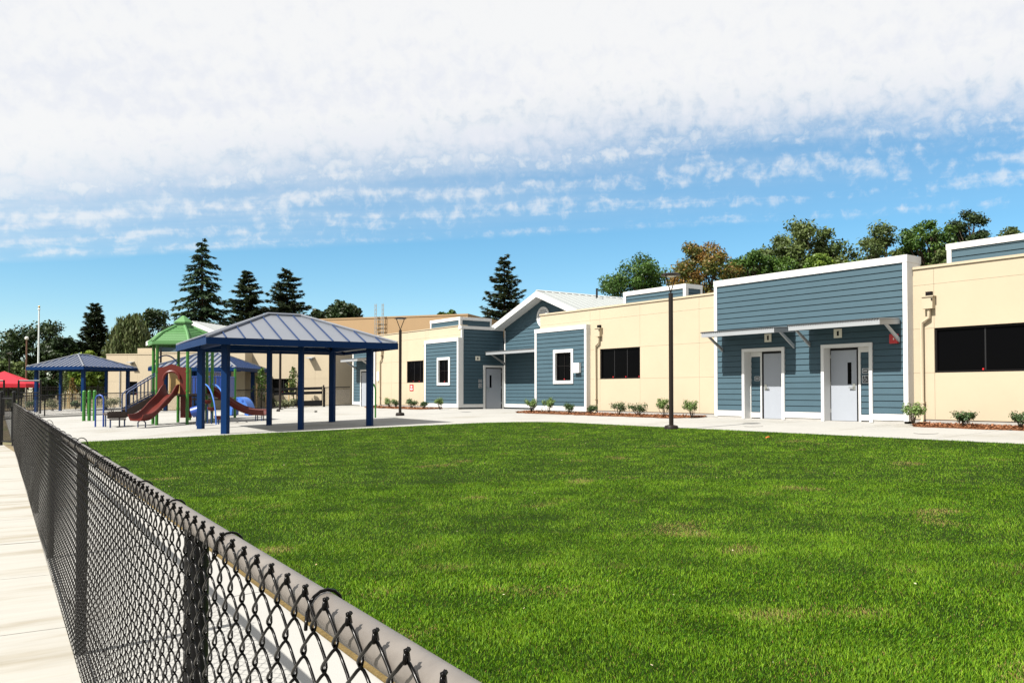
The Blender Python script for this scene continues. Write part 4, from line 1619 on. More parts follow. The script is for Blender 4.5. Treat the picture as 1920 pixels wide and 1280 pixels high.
# red canopy tent
p = at_depth(8, 735, 62)
t = thing('canopy_tent', (p.x, p.y, 0), 'red pop up canopy tent beyond the black fence', 'tent', R(-20), local=True)
mb = MB()
n = 2.0
mb.v = [(-n, -n, 2.15), (n, -n, 2.15), (n, n, 2.15), (-n, n, 2.15), (0, 0, 3.1)]
mb.f = [(0, 1, 4), (1, 2, 4), (2, 3, 4), (3, 0, 4)]
mb.v += [(x, y, z - .02) for x, y, z in mb.v]
mb.f += [(6, 5, 9), (7, 6, 9), (8, 7, 9), (5, 8, 9)]
mb.build('canopy', 'tent', t)
for s in ((-1, 0), (1, 0), (0, -1), (0, 1)):
    if s[0]:
        bx('valance', 'tent', t, s[0] * n - .01, s[0] * n + .01, -n, n, 1.88, 2.149)
    else:
        bx('valance', 'tent', t, -n + .011, n - .011, s[1] * n - .01, s[1] * n + .01, 1.88, 2.149)
for a in (-1, 1):
    for c in (-1, 1):
        MB().cyl((a * (n - .05), c * (n - .05), -.05), (a * (n - .05), c * (n - .05), 2.14), .025, 6).build('leg', 'steel', t)


# ------------------------------------------------------------------ low fences round the play yard
def low_fence(name, pts, label, h=1.22, post_gap=2.4, mesh=True):
    cx, cy = pts[0]
    t = thing(name, (cx, cy, gz(cx)), label, 'fence', 0)
    for (xa, ya), (xb, yb) in zip(pts[:-1], pts[1:]):
        L = math.hypot(xb - xa, yb - ya)
        n = max(1, round(L / post_gap))
        G = lambda q: (xa + (xb - xa) * q, ya + (yb - ya) * q, gz(xa + (xb - xa) * q))
        for i in range(n):
            x, y, z = G(i / n)
            MB().cyl((x, y, z - .05), (x, y, z + h), .035, 8).build('post', 'post', t)
        a, b = Vector(G(0)), Vector(G(1))
        up = Vector((0, 0, h - .03))
        MB().cyl(a + up, b + up, .025, 8).build('top_rail', 'post', t)
        lo = Vector((0, 0, .08))
        MB().cyl(a + lo, b + lo, .018, 6).build('bottom_rail', 'post', t)
        if mesh:
            mb = MB()
            st = .075
            k = int(L / st)
            u = (b - a) / L
            hh = h - .1
            for i in range(-int(hh / st), k):
                for sgn in (1, -1):
                    s0, s1 = i * st, i * st + hh
                    z0, z1 = 0.0, hh
                    if s0 < 0:
                        z0 = -s0
                        s0 = 0
                    if s1 > L:
                        z1 -= s1 - L
                        s1 = L
                    if s1 - s0 < .02:
                        continue
                    if sgn > 0:
                        p, q = a + u * s0 + Vector((0, 0, .06 + z0)), a + u * s1 + Vector((0, 0, .06 + z1))
                    else:
                        p, q = a + u * s0 + Vector((0, 0, .06 + hh - z0)), a + u * s1 + Vector((0, 0, .06 + hh - z1))
                    mb.cyl(p, q, .0032, 3, cap=False)
            mb.build('wire_mesh', 'post', t, kind='stuff')
    return t


low_fence('low_mesh_fence', [(1.5, 52.5), (5.7, 53.0), (10.2, 54.2), (14.6, 48.6), (17.3, 49.4)], 'low black mesh fence along the far side of the play yard')
low_fence('side_mesh_fence', [(20.3, 48.2), (21.85, 47.9)], 'short piece of black mesh fence joining the blue siding corner', post_gap=1.5)
# double gate with dark boards
g = thing('double_gate', (18.8, 48.7, gz(18.8)), 'black double gate with solid boards behind the large shelter', 'gate')
ga, gb = Vector((17.35, 49.2, gz(17.4))), Vector((20.25, 48.25, gz(20.2)))
for k in range(3):
    q = ga + (gb - ga) * (k / 2)
    MB().cyl((q.x, q.y, q.z - .05), (q.x, q.y, q.z + 1.35), .05, 8).build('gate_post', 'post', g)
for k in range(2):
    a, b_ = ga + (gb - ga) * (k / 2 + .03), ga + (gb - ga) * (k / 2 + .47)
    for (z0, z1) in ((.08, .42), (.80, .98), (1.08, 1.24)):
        MB().slab([(a.x, a.y, a.z + z0), (b_.x, b_.y, b_.z + z0), (b_.x, b_.y, b_.z + z1), (a.x, a.y, a.z + z1)], (.03, .08, 0)).build('board', 'post', g)
    for q in (a, b_):
        MB().cyl((q.x, q.y, q.z + .05), (q.x, q.y, q.z + 1.28), .025, 6).build('frame', 'post', g)
# kerb in front of the planting
k = MB()
kp = [(1.2, 50.0), (5.6, 50.6), (10.4, 51.2), (14.0, 47.2), (15.6, 45.6), (16.3, 40.0)]
for (xa, ya), (xb, yb) in zip(kp[:-1], kp[1:]):
    u = Vector((xb - xa, yb - ya, 0)).normalized()
    nn = Vector((-u.y, u.x, 0)) * .16
    k.slab([(xa, ya, gz(xa) - .02), (xb, yb, gz(xb) - .02), (xb + nn.x, yb + nn.y, gz(xb) - .02), (xa + nn.x, ya + nn.y, gz(xa) - .02)], (0, 0, .12))
tag(k.build('kerb', 'concrete', None), 'low concrete kerb edging the far side of the play yard', 'kerb', kind='structure')
# tall picket fence in the far left
p0, p1 = at_depth(-60, 735, 70), at_depth(230, 735, 74)
t = thing('picket_fence', ((p0.x + p1.x) / 2, (p0.y + p1.y) / 2, 0), 'tall black metal picket fence in front of the far left trees', 'fence')
d = (p1 - p0)
n = 90
pk = MB()
for i in range(n + 1):
    q = p0 + d * (i / n)
    pk.box(q.x - .014, q.x + .014, q.y - .014, q.y + .014, 0, 2.0)
pk.build('pickets', 'post', t, kind='stuff')
for z in (.2, 1.0, 1.75, 1.98):
    MB().cyl((p0.x, p0.y, z), (p1.x, p1.y, z), .028, 6).build('rail', 'post', t)
for i in range(0, 13):
    q = p0 + d * (i / 12)
    MB().cyl((q.x, q.y, -.05), (q.x, q.y, 2.2), .05, 6).build('post', 'post', t)
# entrance gate frames
for i, (xa, xb, lab) in enumerate(((-20, 7.5, 'tall black gate frame at the far left edge under the red tent'), (35, 76, 'tall black gate frame between the red tent and the flagpole'))):
    a, b_ = at_depth(xa, 735, 52), at_depth(xb, 735, 52)
    t = thing('gate_frame', ((a.x + b_.x) / 2, (a.y + b_.y) / 2, 0), lab, 'gate', 0, 'tall black gate frames')
    for q in (a, b_):
        MB().cyl((q.x, q.y, -.05), (q.x, q.y, 2.30), .06, 8).build('post', 'post', t)
    MB().cyl((a.x, a.y, 2.25), (b_.x, b_.y, 2.25), .05, 8).build('header', 'post', t)
    m_ = MB()
    for j in range(1, 12):
        q = a + (b_ - a) * (j / 12)
        m_.cyl((q.x, q.y, .08), (q.x, q.y, 1.5), .012, 4)
    m_.build('pickets', 'post', t, kind='stuff')
    MB().cyl((a.x, a.y, 1.5), (b_.x, b_.y, 1.5), .03, 6).build('rail', 'post', t)


# ------------------------------------------------------------------ play structure
RT = Vector((math.cos(YAW), -math.sin(YAW), 0))
FW = Vector((math.sin(YAW), math.cos(YAW), 0))


def pol(c, r, deg, z):
    v = c + (RT * math.cos(R(deg)) + FW * math.sin(R(deg))) * r
    return Vector((v.x, v.y, z))


def slide_mesh(path, side, width, walls, th=.035):
    """swept trough: path of centre points, side vector, wall height per point"""
    mb = MB()
    n = len(path)
    sec = []
    for p, h in zip(path, walls):
        w = width / 2
        top = [(-w - .07, h - .03), (-w - .05, h + .005), (-w - .02, h), (-w + .02, h * .45), (-w + .09, .02), (0, 0), (w - .09, .02), (w - .02, h * .45), (w + .02, h), (w + .05, h + .005), (w + .07, h - .03)]
        bot = [(w + .045, h - .03), (w + .015, h * .4), (w - .05, -th), (0, -th - .01), (-w + .05, -th), (-w - .015, h * .4), (-w - .045, h - .03)]
        sec.append([Vector(p) + side * a + Vector((0, 0, b)) for a, b in top + bot])
    k = len(sec[0])
    for s in sec:
        mb.v += [tuple(q) for q in s]
    for i in range(n - 1):
        for j in range(k):
            j2 = (j + 1) % k
            mb.f.append((i * k + j, i * k + j2, (i + 1) * k + j2, (i + 1) * k + j))
    mb.f.append(tuple(range(k)))
    mb.f.append(tuple((n - 1) * k + j for j in reversed(range(k))))
    return mb


def smooth_z(keys, s):
    xs = [k[0] for k in keys]
    for i in range(len(keys) - 1):
        if s <= keys[i + 1][0]:
            q = (s - keys[i][0]) / (keys[i + 1][0] - keys[i][0])
            return keys[i][1] + (keys[i + 1][1] - keys[i][1]) * q
    return keys[-1][1]


def arch_panel(t, a, b, z0, z1, m, name, ow=.30, oh=.75, th=.05):
    """panel between a and b with an arched doorway and a wavy top"""
    a, b = Vector(a), Vector(b)
    u = (b - a)
    L = u.length
    u = u / L
    nrm = Vector((u.y, -u.x, 0)) * th

    def P(x, z):
        return a + u * x + Vector((0, 0, z - a.z))
    c = L / 2
    top = [(L * i / 12, z1 + .13 * math.exp(-((i - 6) / 2.6) ** 2)) for i in range(13)]
    arch = [(c - ow * math.cos(R(d_)), z0 + oh - ow + ow * math.sin(R(d_))) for d_ in range(0, 181, 15)]
    mb = MB()
    k = len(arch)
    # quads between the top outline and the arch
    mb.slab([P(0, z0), P(c - ow, z0), P(*arch[0]), P(0, arch[0][1])], nrm)
    mb.slab([P(c + ow, z0), P(L, z0), P(L, arch[-1][1]), P(*arch[-1])], nrm)
    for i in range(12):
        t0, t1 = top[i], top[i + 1]
        a0, a1 = arch[i], arch[i + 1]
        mb.slab([P(*a0), P(*a1), P(*t1), P(*t0)], nrm)
    mb.slab([P(0, arch[0][1]), P(*arch[0]), P(*top[0])], nrm)
    mb.slab([P(*arch[-1]), P(L, arch[-1][1]), P(*top[-1])], nrm)
    o = mb.build(name, m, t)
    MB().path([P(x, z) + nrm * 1.6 for x, z in arch], .055, 8).build('hood', m, o, smooth='auto')
    return o


def build_play():
    c = Vector((8.7, 35.2, 0))
    z0 = gz(8.7)
    t = thing('play_structure', (c.x, c.y, z0), 'play tower with light green hexagon roof and two dark red slides', 'playground')
    rp, ze = 1.20, 3.52
    ang = [0, 60, 120, 180, 240, 300]
    V = [pol(c, rp, a, z0) for a in ang]
    for p in V:
        MB().cyl((p.x, p.y, z0 - .06), (p.x, p.y, ze + .06), .062, 12).build('post', 'pgreen', t, smooth='auto')
        for z in (z0 + .55, z0 + 1.30, z0 + 2.05):
            MB().cyl((p.x, p.y, z), (p.x, p.y, z + .06), .075, 12).build('clamp', 'pgreen', t)
    # roof: six ribbed panels, ribs, lantern
    rr = 1.42
    E_ = [pol(c, rr, a, ze) for a in ang]
    T_ = [pol(c, .36, a, ze + .66) for a in ang]
    Mid = [pol(c, .98, a, ze + .36) for a in ang]
    rf = MB()
    for i in range(6):
        j = (i + 1) % 6
        rf.slab([E_[i], E_[j], Mid[j], Mid[i]], (0, 0, -.03))
        rf.slab([Mid[i], Mid[j], T_[j], T_[i]], (0, 0, -.03))
    ro = rf.build('roof', 'pgreenroof', t)
    for i in range(6):
        j = (i + 1) % 6
        MB().path([E_[i] + Vector((0, 0, .01)), Mid[i] + Vector((0, 0, .02)), T_[i] + Vector((0, 0, .02))], .065, 8).build('roof_rib', 'pgreenroof', ro, smooth='auto')
        f = MB()
        f.slab([E_[i], E_[j], E_[j] + Vector((0, 0, -.12)), E_[i] + Vector((0, 0, -.12))], (V[0] - V[0]) + (E_[i] + E_[j] - 2 * c).normalized() * .04)
        f.build('roof_edge', 'pgreenroof', ro)
        # shingle courses
        for s in range(1, 9):
            q = s / 9
            if q < .5:
                a_, b_ = E_[i].lerp(Mid[i], q * 2), E_[j].lerp(Mid[j], q * 2)
            else:
                a_, b_ = Mid[i].lerp(T_[i], q * 2 - 1), Mid[j].lerp(T_[j], q * 2 - 1)
            up = Vector((0, 0, .012))
            MB().cyl(a_.lerp(b_, .06) + up, a_.lerp(b_, .94) + up, .014, 4).build('shingle_course', 'pgreenroof', ro)
    lt = MB()
    for (r0, r1, za, zb) in ((.36, .34, .62, .80), (.40, .40, .80, .86), (.40, .05, .86, 1.13)):
        lo = [pol(c, r0, a, ze + za) for a in ang]
        hi = [pol(c, r1, a, ze + zb) for a in ang]
        for i in range(6):
            j = (i + 1) % 6
            b0 = len(lt.v)
            lt.v += [tuple(x) for x in (lo[i], lo[j], hi[j], hi[i])]
            lt.f.append((b0, b0 + 1, b0 + 2, b0 + 3))
    lt.build('lantern', 'pgreenroof', ro)
    # deck
    zd = z0 + 1.22
    MB().slab([pol(c, rp, a, zd - .08) for a in ang], (0, 0, .07)).build('deck', 'pdeck', t)
    # slide entry panel between front-left posts, sheer tan panel behind
    pa, pb = V[4].copy(), V[5].copy()
    pa.z = pb.z = zd
    arch_panel(t, pa, pb, zd - .05, zd + 1.02, 'pred', 'slide_panel', .32, .92)
    qa, qb = c + RT * -.75 + FW * .45, c + RT * .12 + FW * .45
    qa.z = qb.z = zd
    MB().slab([qa, qb, qb + Vector((0, 0, 1.0)), qa + Vector((0, 0, 1.0))], (.03, .03, 0)).build('tan_panel', 'ptan', t)
    # long wavy slide
    dr = (RT * math.cos(R(257)) + FW * math.sin(R(257)))
    sd = Vector((-dr.y, dr.x, 0))
    st = (V[4] + V[5]) / 2
    keys = [(0, 1.24), (.15, 1.22), (.42, .98), (.66, .84), (.95, .70), (1.28, .46), (1.58, .32), (1.85, .28), (2.15, .30)]
    path, walls = [], []
    for s in np.linspace(0, 2.15, 30):
        z = np.mean([smooth_z(keys, min(max(s + e, 0), 2.15)) for e in (-.16, -.08, 0, .08, .16)])
        p = st + dr * s
        path.append((p.x, p.y, z0 - .05 + z))
        walls.append(.34 - .14 * s / 2.15 + .10 * math.exp(-((s - .2) / .25) ** 2))
    slide_mesh(path, sd, .56, walls).build('slide', 'pred', t, smooth='auto')
    e = st + dr * 1.8
    MB().path([e + sd * .16 + Vector((0, 0, -.04)), e + sd * .16 + Vector((0, 0, .14)), e + sd * .08 + Vector((0, 0, .21)), e - sd * .08 + Vector((0, 0, .21)), e - sd * .16 + Vector((0, 0, .14)), e - sd * .16 + Vector((0, 0, -.04))], .024, 8).build('slide_support', 'pblack', t, smooth='auto')
    # second slide to the right
    d2 = (RT * math.cos(R(10)) + FW * math.sin(R(10)))
    d2 = (RT * math.cos(R(3)) + FW * math.sin(R(3)))
    s2 = Vector((-d2.y, d2.x, 0))
    st2 = c + RT * .90 + FW * .45
    path, walls = [], []
    keys2 = [(0, 1.24), (.2, 1.2), (.6, .92), (1.0, .66), (1.4, .44), (1.8, .34), (2.3, .32)]
    for s in np.linspace(0, 2.3, 24):
        z = np.mean([smooth_z(keys2, min(max(s + e_, 0), 2.3)) for e_ in (-.16, -.08, 0, .08, .16)])
        p = st2 + d2 * s
        path.append((p.x, p.y, z0 + .02 + z))
        walls.append(.27 - .05 * s / 2.3)
    slide_mesh(path, s2, .50, walls).build('slide', 'pred', t, smooth='auto')
    for s in (1.95, 2.2):
        e = st2 + d2 * s
        for k in (-1, 1):
            MB().cyl((e.x + s2.x * .15 * k, e.y + s2.y * .15 * k, gz(e.x) - .04), (e.x + s2.x * .15 * k, e.y + s2.y * .15 * k, z0 + .33), .02, 6).build('slide_leg', 'pblack', t)
    # stairs going left, handrails with balusters
    sa, sb = 7.72, 6.52
    for yy in (34.85, 35.65):
        MB().slab([(sb, yy, z0 + .28), (sa, yy, zd - .26), (sa, yy, zd + .02), (sb, yy, z0 + .60)], (0, .04, 0)).build('stringer', 'pdeck', t)
        top = [(sb, yy, z0 + .50), (sb, yy, z0 + 1.18), (sb + .10, yy, z0 + 1.30), (sa, yy, zd + .80), (sa + .1, yy, zd + .80)]
        MB().path(top, .026, 8).build('handrail', 'pblack', t, smooth='auto')
        MB().cyl((sb + .02, yy, z0 + .64), (sa, yy, zd + .08), .02, 6).build('lower_rail', 'pblack', t)
        for i in range(1, 9):
            q = i / 9
            x = sb + (sa - sb) * q
            MB().cyl((x, yy, z0 + .64 + (zd + .08 - z0 - .64) * q), (x, yy, z0 + 1.26 + (zd + .80 - z0 - 1.30) * q), .013, 6).build('baluster', 'pblack', t)
    for i in range(5):
        q = (i + .5) / 5
        x = sb + (sa - sb) * q
        z = z0 + .55 + (zd - z0 - .62) * q
        bx('step', 'pdeck', t, x - .14, x + .14, 34.90, 35.64, z - .03, z)
    # transfer platform
    bx('transfer_deck', 'pdeck', t, 5.84, 6.50, 34.80, 35.70, z0 + .38, z0 + .46)
    bx('deck_skirt', 'pdeck', t, 5.84, 6.50, 34.76, 34.799, z0 + .26, z0 + .52)
    bx('deck_step', 'pdeck', t, 5.90, 6.46, 34.50, 34.755, z0 + .20, z0 + .25)
    for x in (5.92, 6.42):
        for y in (34.6, 35.6):
            MB().cyl((x, y, gz(x) - .05), (x, y, z0 + .38 if y > 35 else z0 + .20), .028, 8).build('deck_leg', 'pblack', t)
    MB().path([(5.62, 35.98, gz(5.7) - .05), (5.62, 35.98, z0 + 1.0), (5.66, 35.93, z0 + 1.12), (5.74, 35.85, z0 + 1.16), (5.82, 35.76, z0 + 1.12), (5.86, 35.7, z0 + 1.0), (5.86, 35.7, gz(5.8) - .05)], .033, 10).build('grab_rail', 'pblue', t, smooth='auto')
    # climber with curved rails and pods in front of the right side
    for (ra, fa, rb, fb) in ((1.10, -.62, 2.0, -1.75), (1.32, -.25, 2.35, -1.45)):
        tp, bt = c + RT * ra + FW * fa, c + RT * rb + FW * fb
        pts = []
        for q in np.linspace(0, 1, 10):
            h = math.sin(q * math.pi / 2)
            pts.append((tp.x + (bt.x - tp.x) * h, tp.y + (bt.y - tp.y) * h, gz(bt.x) - .05 + (zd + .42 - gz(bt.x)) * math.cos(q * math.pi / 2)))
        MB().path(pts, .028, 8).build('climber_rail', 'pskyblue', t, smooth='auto')
    for (ra, fa, z) in ((1.55, -1.0, .72), (2.0, -1.5, .40), (1.3, -.75, 1.0)):
        q = c + RT * ra + FW * fa
        MB().lathe((q.x, q.y, z0 + z - .2), [(.05, 0), (.13, .04), (.17, .12), (.17, .15), (.03, .155)], 12).build('pod_step', 'pred', t, smooth='auto')
        MB().cyl((q.x, q.y, gz(q.x) - .05), (q.x, q.y, z0 + z - .19), .03, 8).build('pod_post', 'pblack', t)
    # blue drum
    q = c + RT * 1.5 + FW * -2.4
    MB().cyl((q.x - .14, q.y + .10, z0 + .50), (q.x + .12, q.y - .06, z0 + .60), .20, 18).build('drum', 'pblue', t, smooth='auto')
    MB().cyl((q.x, q.y, gz(q.x) - .05), (q.x, q.y, z0 + .42), .035, 8).build('drum_post', 'pblack', t)
    # second deck behind with blue barriers and short green posts
    c2 = c + RT * -.05 + FW * 3.6
    zz0 = gz(10.4)
    zd2 = z0 + 1.0
    cor = [c2 + RT * a + FW * b for a, b in ((-.78, -.7), (.74, -.7), (.74, .7), (-.78, .7))]
    for i, p in enumerate(cor):
        MB().cyl((p.x, p.y, zz0 - .06), (p.x, p.y, z0 + 2.35), .06, 12).build('post', 'pgreen', t, smooth='auto')
    MB().slab([(p.x, p.y, zd2 - .08) for p in cor], (0, 0, .07)).build('deck', 'pdeck', t)
    for i, (a, b) in enumerate(((0, 1), (1, 2), (3, 0))):
        pa, pb = cor[a].lerp(cor[b], .06), cor[a].lerp(cor[b], .94)
        for z in (zd2 + .06, zd2 + .95):
            MB().cyl((pa.x, pa.y, z), (pb.x, pb.y, z), .024, 6).build('barrier_rail', 'pblue', t)
        for k in range(9):
            q = pa.lerp(pb, (k + .5) / 9)
            w_ = (pb - pa).normalized() * .045
            MB().slab([(q.x - w_.x, q.y - w_.y, zd2 + .08), (q.x + w_.x, q.y + w_.y, zd2 + .08), (q.x + w_.x, q.y + w_.y, zd2 + .94), (q.x - w_.x, q.y - w_.y, zd2 + .94)], (.02, .02, 0)).build('barrier_slat', 'pblue', t)
    # bridge barrier between the decks
    pa, pb = pol(c, 1.2, 60, 0), cor[1]
    for z in (zd + .05, zd + .92):
        MB().cyl((pa.x, pa.y, z), (pb.x, pb.y, z), .024, 6).build('barrier_rail', 'pblue', t)
    for k in range(8):
        q = pa.lerp(pb, (k + .5) / 8)
        MB().cyl((q.x, q.y, zd + .05), (q.x, q.y, zd + .92), .016, 6).build('baluster', 'pblue', t)
    MB().slab([(q_.x, q_.y, zd - .14) for q_ in (pa, pb, cor[0], pol(c, 1.2, 120, 0))], (0, 0, .05)).build('bridge_deck', 'pdeck', t)
    # curved red panel below deck and a blue overhead loop
    MB().slab([pol(c, .7, 285, z0 + .25), pol(c, .85, 315, z0 + .25), pol(c, .85, 315, zd - .12), pol(c, .7, 285, zd - .12)], (.03, .05, 0)).build('lower_panel', 'pred', t)
    a, b = pol(c, 1.2, 180, 0), pol(c, 1.2, 120, 0)
    MB().path([(a.x + (b.x - a.x) * q, a.y + (b.y - a.y) * q, zd + 1.15 + .42 * math.sin(math.pi * q) ** .6) for q in np.linspace(0.02, .98, 11)], .028, 8).build('overhead_loop', 'pblue', t, smooth='auto')
    # free standing green posts
    for i, (dx, dy, lab) in enumerate(((-.20, .16, 'left one of three green play posts left of the blue hoop'), (0.0, 0.0, 'middle one of three green play posts left of the blue hoop'), (.20, -.16, 'right one of three green play posts, nearest the blue hoop'))):
        x, y = 6.45 + dx, 43.0 + dy
        g = thing('play_post', (x, y, gz(x)), lab, 'post', 0, 'green play posts in a row', local=True)
        MB().cyl((0, 0, -.05), (0, 0, 1.38), .075, 12).build('tube', 'pgreen', g, smooth='auto')
        MB().lathe((0, 0, 1.38), [(.075, 0), (.06, .03), (.02, .05)], 12).build('cap', 'pgreen', g, smooth='auto')
        MB().cyl((0, 0, 1.02), (0, 0, 1.10), .088, 12).build('band', 'pgreen', g)
    # blue arch ring
    r = thing('play_ring', (12.8, 40.6, gz(12.8)), 'mid blue half ring crawl arch behind the second slide', 'play ring', R(-52), local=True)
    mb = MB()
    n = 22
    for i in range(n):
        a0, a1 = -10 + 200 * i / n, -10 + 200 * (i + 1) / n
        ri, ro_ = .36, .58
        poly = [(rr_ * math.cos(R(a)), -.28, .12 + rr_ * 1.35 * math.sin(R(a))) for rr_, a in ((ro_, a0), (ro_, a1), (ri, a1), (ri, a0))]
        mb.slab(poly, (0, .56, 0))
    mb.build('ring', 'pskyblue', r)
    for a in (20, 60, 100, 140):
        p = Vector((.5 * math.cos(R(a)), -.282, .12 + .5 * 1.35 * math.sin(R(a))))
        MB().cyl(p, p + Vector((0, -.006, 0)), .06, 10).build('hand_hole', 'pblue', r)
    for x in (-.5, .5):
        MB().box(x - .1, x + .1, -.2, .2, -.04, .1).build('foot', 'pskyblue', r)


build_play()
# green hooped pole right of the shelter
h = thing('play_hoop', (15.34, 31.14, gz(15.3)), 'thin dark green hoop pole beside the right shelter post', 'play pole', local=True)
MB().path([(0, 0, -.05), (0, 0, 1.15), (-.02, .012, 1.28), (-.06, .04, 1.38), (-.12, .08, 1.42), (-.18, .12, 1.38), (-.23, .155, 1.28), (-.24, .16, 1.15), (-.24, .16, -.05)], .035, 8).build('hoop', 'pgreen', h, smooth='auto')


# ------------------------------------------------------------------ plants
def quads(cen, dirs, ups, ln, wd):
    """leaf quads: centre, long axis, cross axis"""
    a = dirs * (ln / 2)[:, None]
    b = ups * (wd / 2)[:, None]
    V = np.stack([cen - a, cen + b * 1.0 - a * .1, cen + a, cen - b * 1.0 - a * .1], 1)
    return V


def unit(v):
    return v / np.maximum(np.linalg.norm(v, axis=-1, keepdims=True), 1e-9)


def leaf_object(name, V, m, parent, tint):
    n = len(V)
    me = fast_mesh(name, V.reshape(-1, 3), np.arange(n * 4), 4, tint)
    o = link(name, me, M[m], parent, (0, 0, 0) if True else None)
    o.location = (0, 0, 0)
    return o


def rdirs(r, n):
    return unit(r.standard_normal((n, 3)))


def limb(mb, a, b, r0, r1, r, k=4, bow=.08):
    a, b = Vector(a), Vector(b)
    L = (b - a).length
    pts, rad = [], []
    o = Vector(r.standard_normal(3)) * L * bow
    for i in range(k + 1):
        q = i / k
        pts.append(a.lerp(b, q) + o * math.sin(math.pi * q))
        rad.append(r0 + (r1 - r0) * q)
    mb.path(pts, rad, 6)


def broadleaf(name, pos, label, cat_group, H, RX, trunk, m, seed, lobes=30, per=260, leaf_=.22, lobe_r=.26, open_=0.0, flat=1.0, low=0.25, multi=1, shape=None):
    r = np.random.default_rng(seed)
    t = thing(name, pos, label, 'tree', 0, cat_group, local=True)
    cz = H * (low + 1) / 2
    rz = H * (1 - low) / 2
    cen = []
    tries = 0
    while len(cen) < lobes and tries < 4000:
        tries += 1
        d = rdirs(r, 1)[0]
        q = r.uniform(.25, 1.0) ** .55
        p = np.array([d[0] * RX * q * .86, d[1] * RX * q * .86, cz + d[2] * rz * q * .86])
        if shape == 'cone' and math.hypot(p[0], p[1]) > RX * (1.05 - .8 * (p[2] - low * H) / (H - low * H)):
            continue
        if shape == 'vase' and math.hypot(p[0], p[1]) > RX * (.35 + .75 * (p[2] - low * H) / (H - low * H)):
            continue
        if all(np.linalg.norm((p - c) / np.array([1, 1, .8])) > RX * lobe_r * .75 for c in cen):
            cen.append(p)
    tm = MB()
    th = max(low * H, .6)
    fork = Vector((r.normal(0, .1), r.normal(0, .1), th))
    tm.path([(0, 0, -.3), (fork.x * .5, fork.y * .5, th * .5), tuple(fork)], [trunk * 1.25, trunk, trunk * .85], 8)
    tm.build('trunk', 'bark', t, smooth=True)
    bm_ = MB()
    for c in cen:
        q = r.uniform(.0, .55)
        s = Vector((fork.x, fork.y, th + (c[2] - th) * q * .6)) if c[2] > th else fork
        limb(bm_, s, Vector(c), trunk * .34, trunk * .06, r)
    bm_.build('limbs', 'bark', t, smooth=True, kind='stuff')
    cs, ns_, ts = [], [], []
    for c in cen:
        lr = RX * lobe_r * r.uniform(.75, 1.25)
        n = int(per * r.uniform(.7, 1.2))
        d = rdirs(r, n)
        q = r.uniform(0, 1, n) ** (.45 if open_ < .5 else .8)
        p = c + d * (q * lr)[:, None] * np.array([1.08, 1.08, .78 * flat])
        # ragged sub-clumps
        p += unit(r.standard_normal((n, 3))) * lr * .16
        cs.append(p)
        nn = unit(d * .6 + r.standard_normal((n, 3)) * .7 + np.array([0, 0, .5]))
        ns_.append(nn)
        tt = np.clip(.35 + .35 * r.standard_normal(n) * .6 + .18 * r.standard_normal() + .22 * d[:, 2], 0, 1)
        ts.append(tt)
    P, Nn, T = np.concatenate(cs), np.concatenate(ns_), np.concatenate(ts)
    a = unit(np.cross(Nn, r.standard_normal(Nn.shape)))
    b = np.cross(Nn, a)
    n = len(P)
    ln = leaf_ * r.uniform(.6, 1.35, n)
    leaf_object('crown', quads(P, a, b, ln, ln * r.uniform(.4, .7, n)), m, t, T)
    return t


def conifer(name, pos, label, H, RX, m, seed, tiers=26, per=9, droop=.25, low=.08, upturn=.0, spray=.55, gap=0.0, pw=.85, group='conifers behind the roofs', dens=1.0, taper=.9):
    r = np.random.default_rng(seed)
    t = thing(name, pos, label, 'tree', 0, group, local=True)
    MB().path([(0, 0, -.3), (0, 0, H * .5), (0.0, 0, H * .97)], [H * .018 + .05, H * .012, .02], 8).build('trunk', 'bark', t, smooth=True)
    bm_ = MB()
    C, D, LN, T, U = [], [], [], [], []
    for k in range(tiers):
        f = (k + .5) / tiers
        z = H * (low + (1 - low) * f)
        L0 = RX * (1 - f) ** pw * (1 + .22 * r.standard_normal() * (gap + .35)) + .12 * RX * (1 - f) + .02 * H * taper * .3
        nb = max(4, int(per * (1 - .45 * f)))
        ph = r.uniform(0, 6.28)
        for j in range(nb):
            az = ph + 6.283 * j / nb + r.normal(0, .18)
            L = L0 * r.uniform(.62, 1.12)
            zz = z + r.normal(0, .35 * H / tiers)
            d0 = np.array([math.cos(az), math.sin(az), 0])
            ns = max(6, int(9 * dens * (L / RX * 2.2 + .6)))
            q = np.sort(r.uniform(.12, 1.0, ns))
            dz = -droop * L * q ** 1.4 + upturn * L * q ** 2.6
            p = np.array([0, 0, zz]) + d0 * (q * L)[:, None] + np.stack([0 * q, 0 * q, dz], 1)
            limb(bm_, (0, 0, zz), p[-1] * .96 + np.array([0, 0, zz]) * .04, .035 + .008 * L, .012, r, 3, .01)
            for rep in range(3):
                side = np.cross(d0, [0, 0, 1])
                sp = r.normal(0, .5, ns)
                dd = unit(d0 * .75 + side * sp[:, None] + np.array([0, 0, -.25 - droop * .5 + upturn * .5]) + r.standard_normal((ns, 3)) * .18)
                wide = L * .16 * (1.1 - q)
                cc = p + side * (sp * wide * 1.2)[:, None] + r.standard_normal((ns, 3)) * .05 * spray + dd * spray * .3
                C.append(cc)
                D.append(dd)
                LN.append(spray * r.uniform(.5, 1.15, ns) * (.55 + .45 * (1 - f)))
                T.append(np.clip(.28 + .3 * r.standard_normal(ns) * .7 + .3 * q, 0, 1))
    bm_.build('limbs', 'bark', t, smooth=True, kind='stuff')
    C, D, LN, T = map(np.concatenate, (C, D, LN, T))
    n = len(C)
    up = unit(np.cross(D, unit(np.array([0, 0, 1.0]) + r.standard_normal((n, 3)) * .5)))
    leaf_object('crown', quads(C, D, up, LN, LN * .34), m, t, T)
    return t


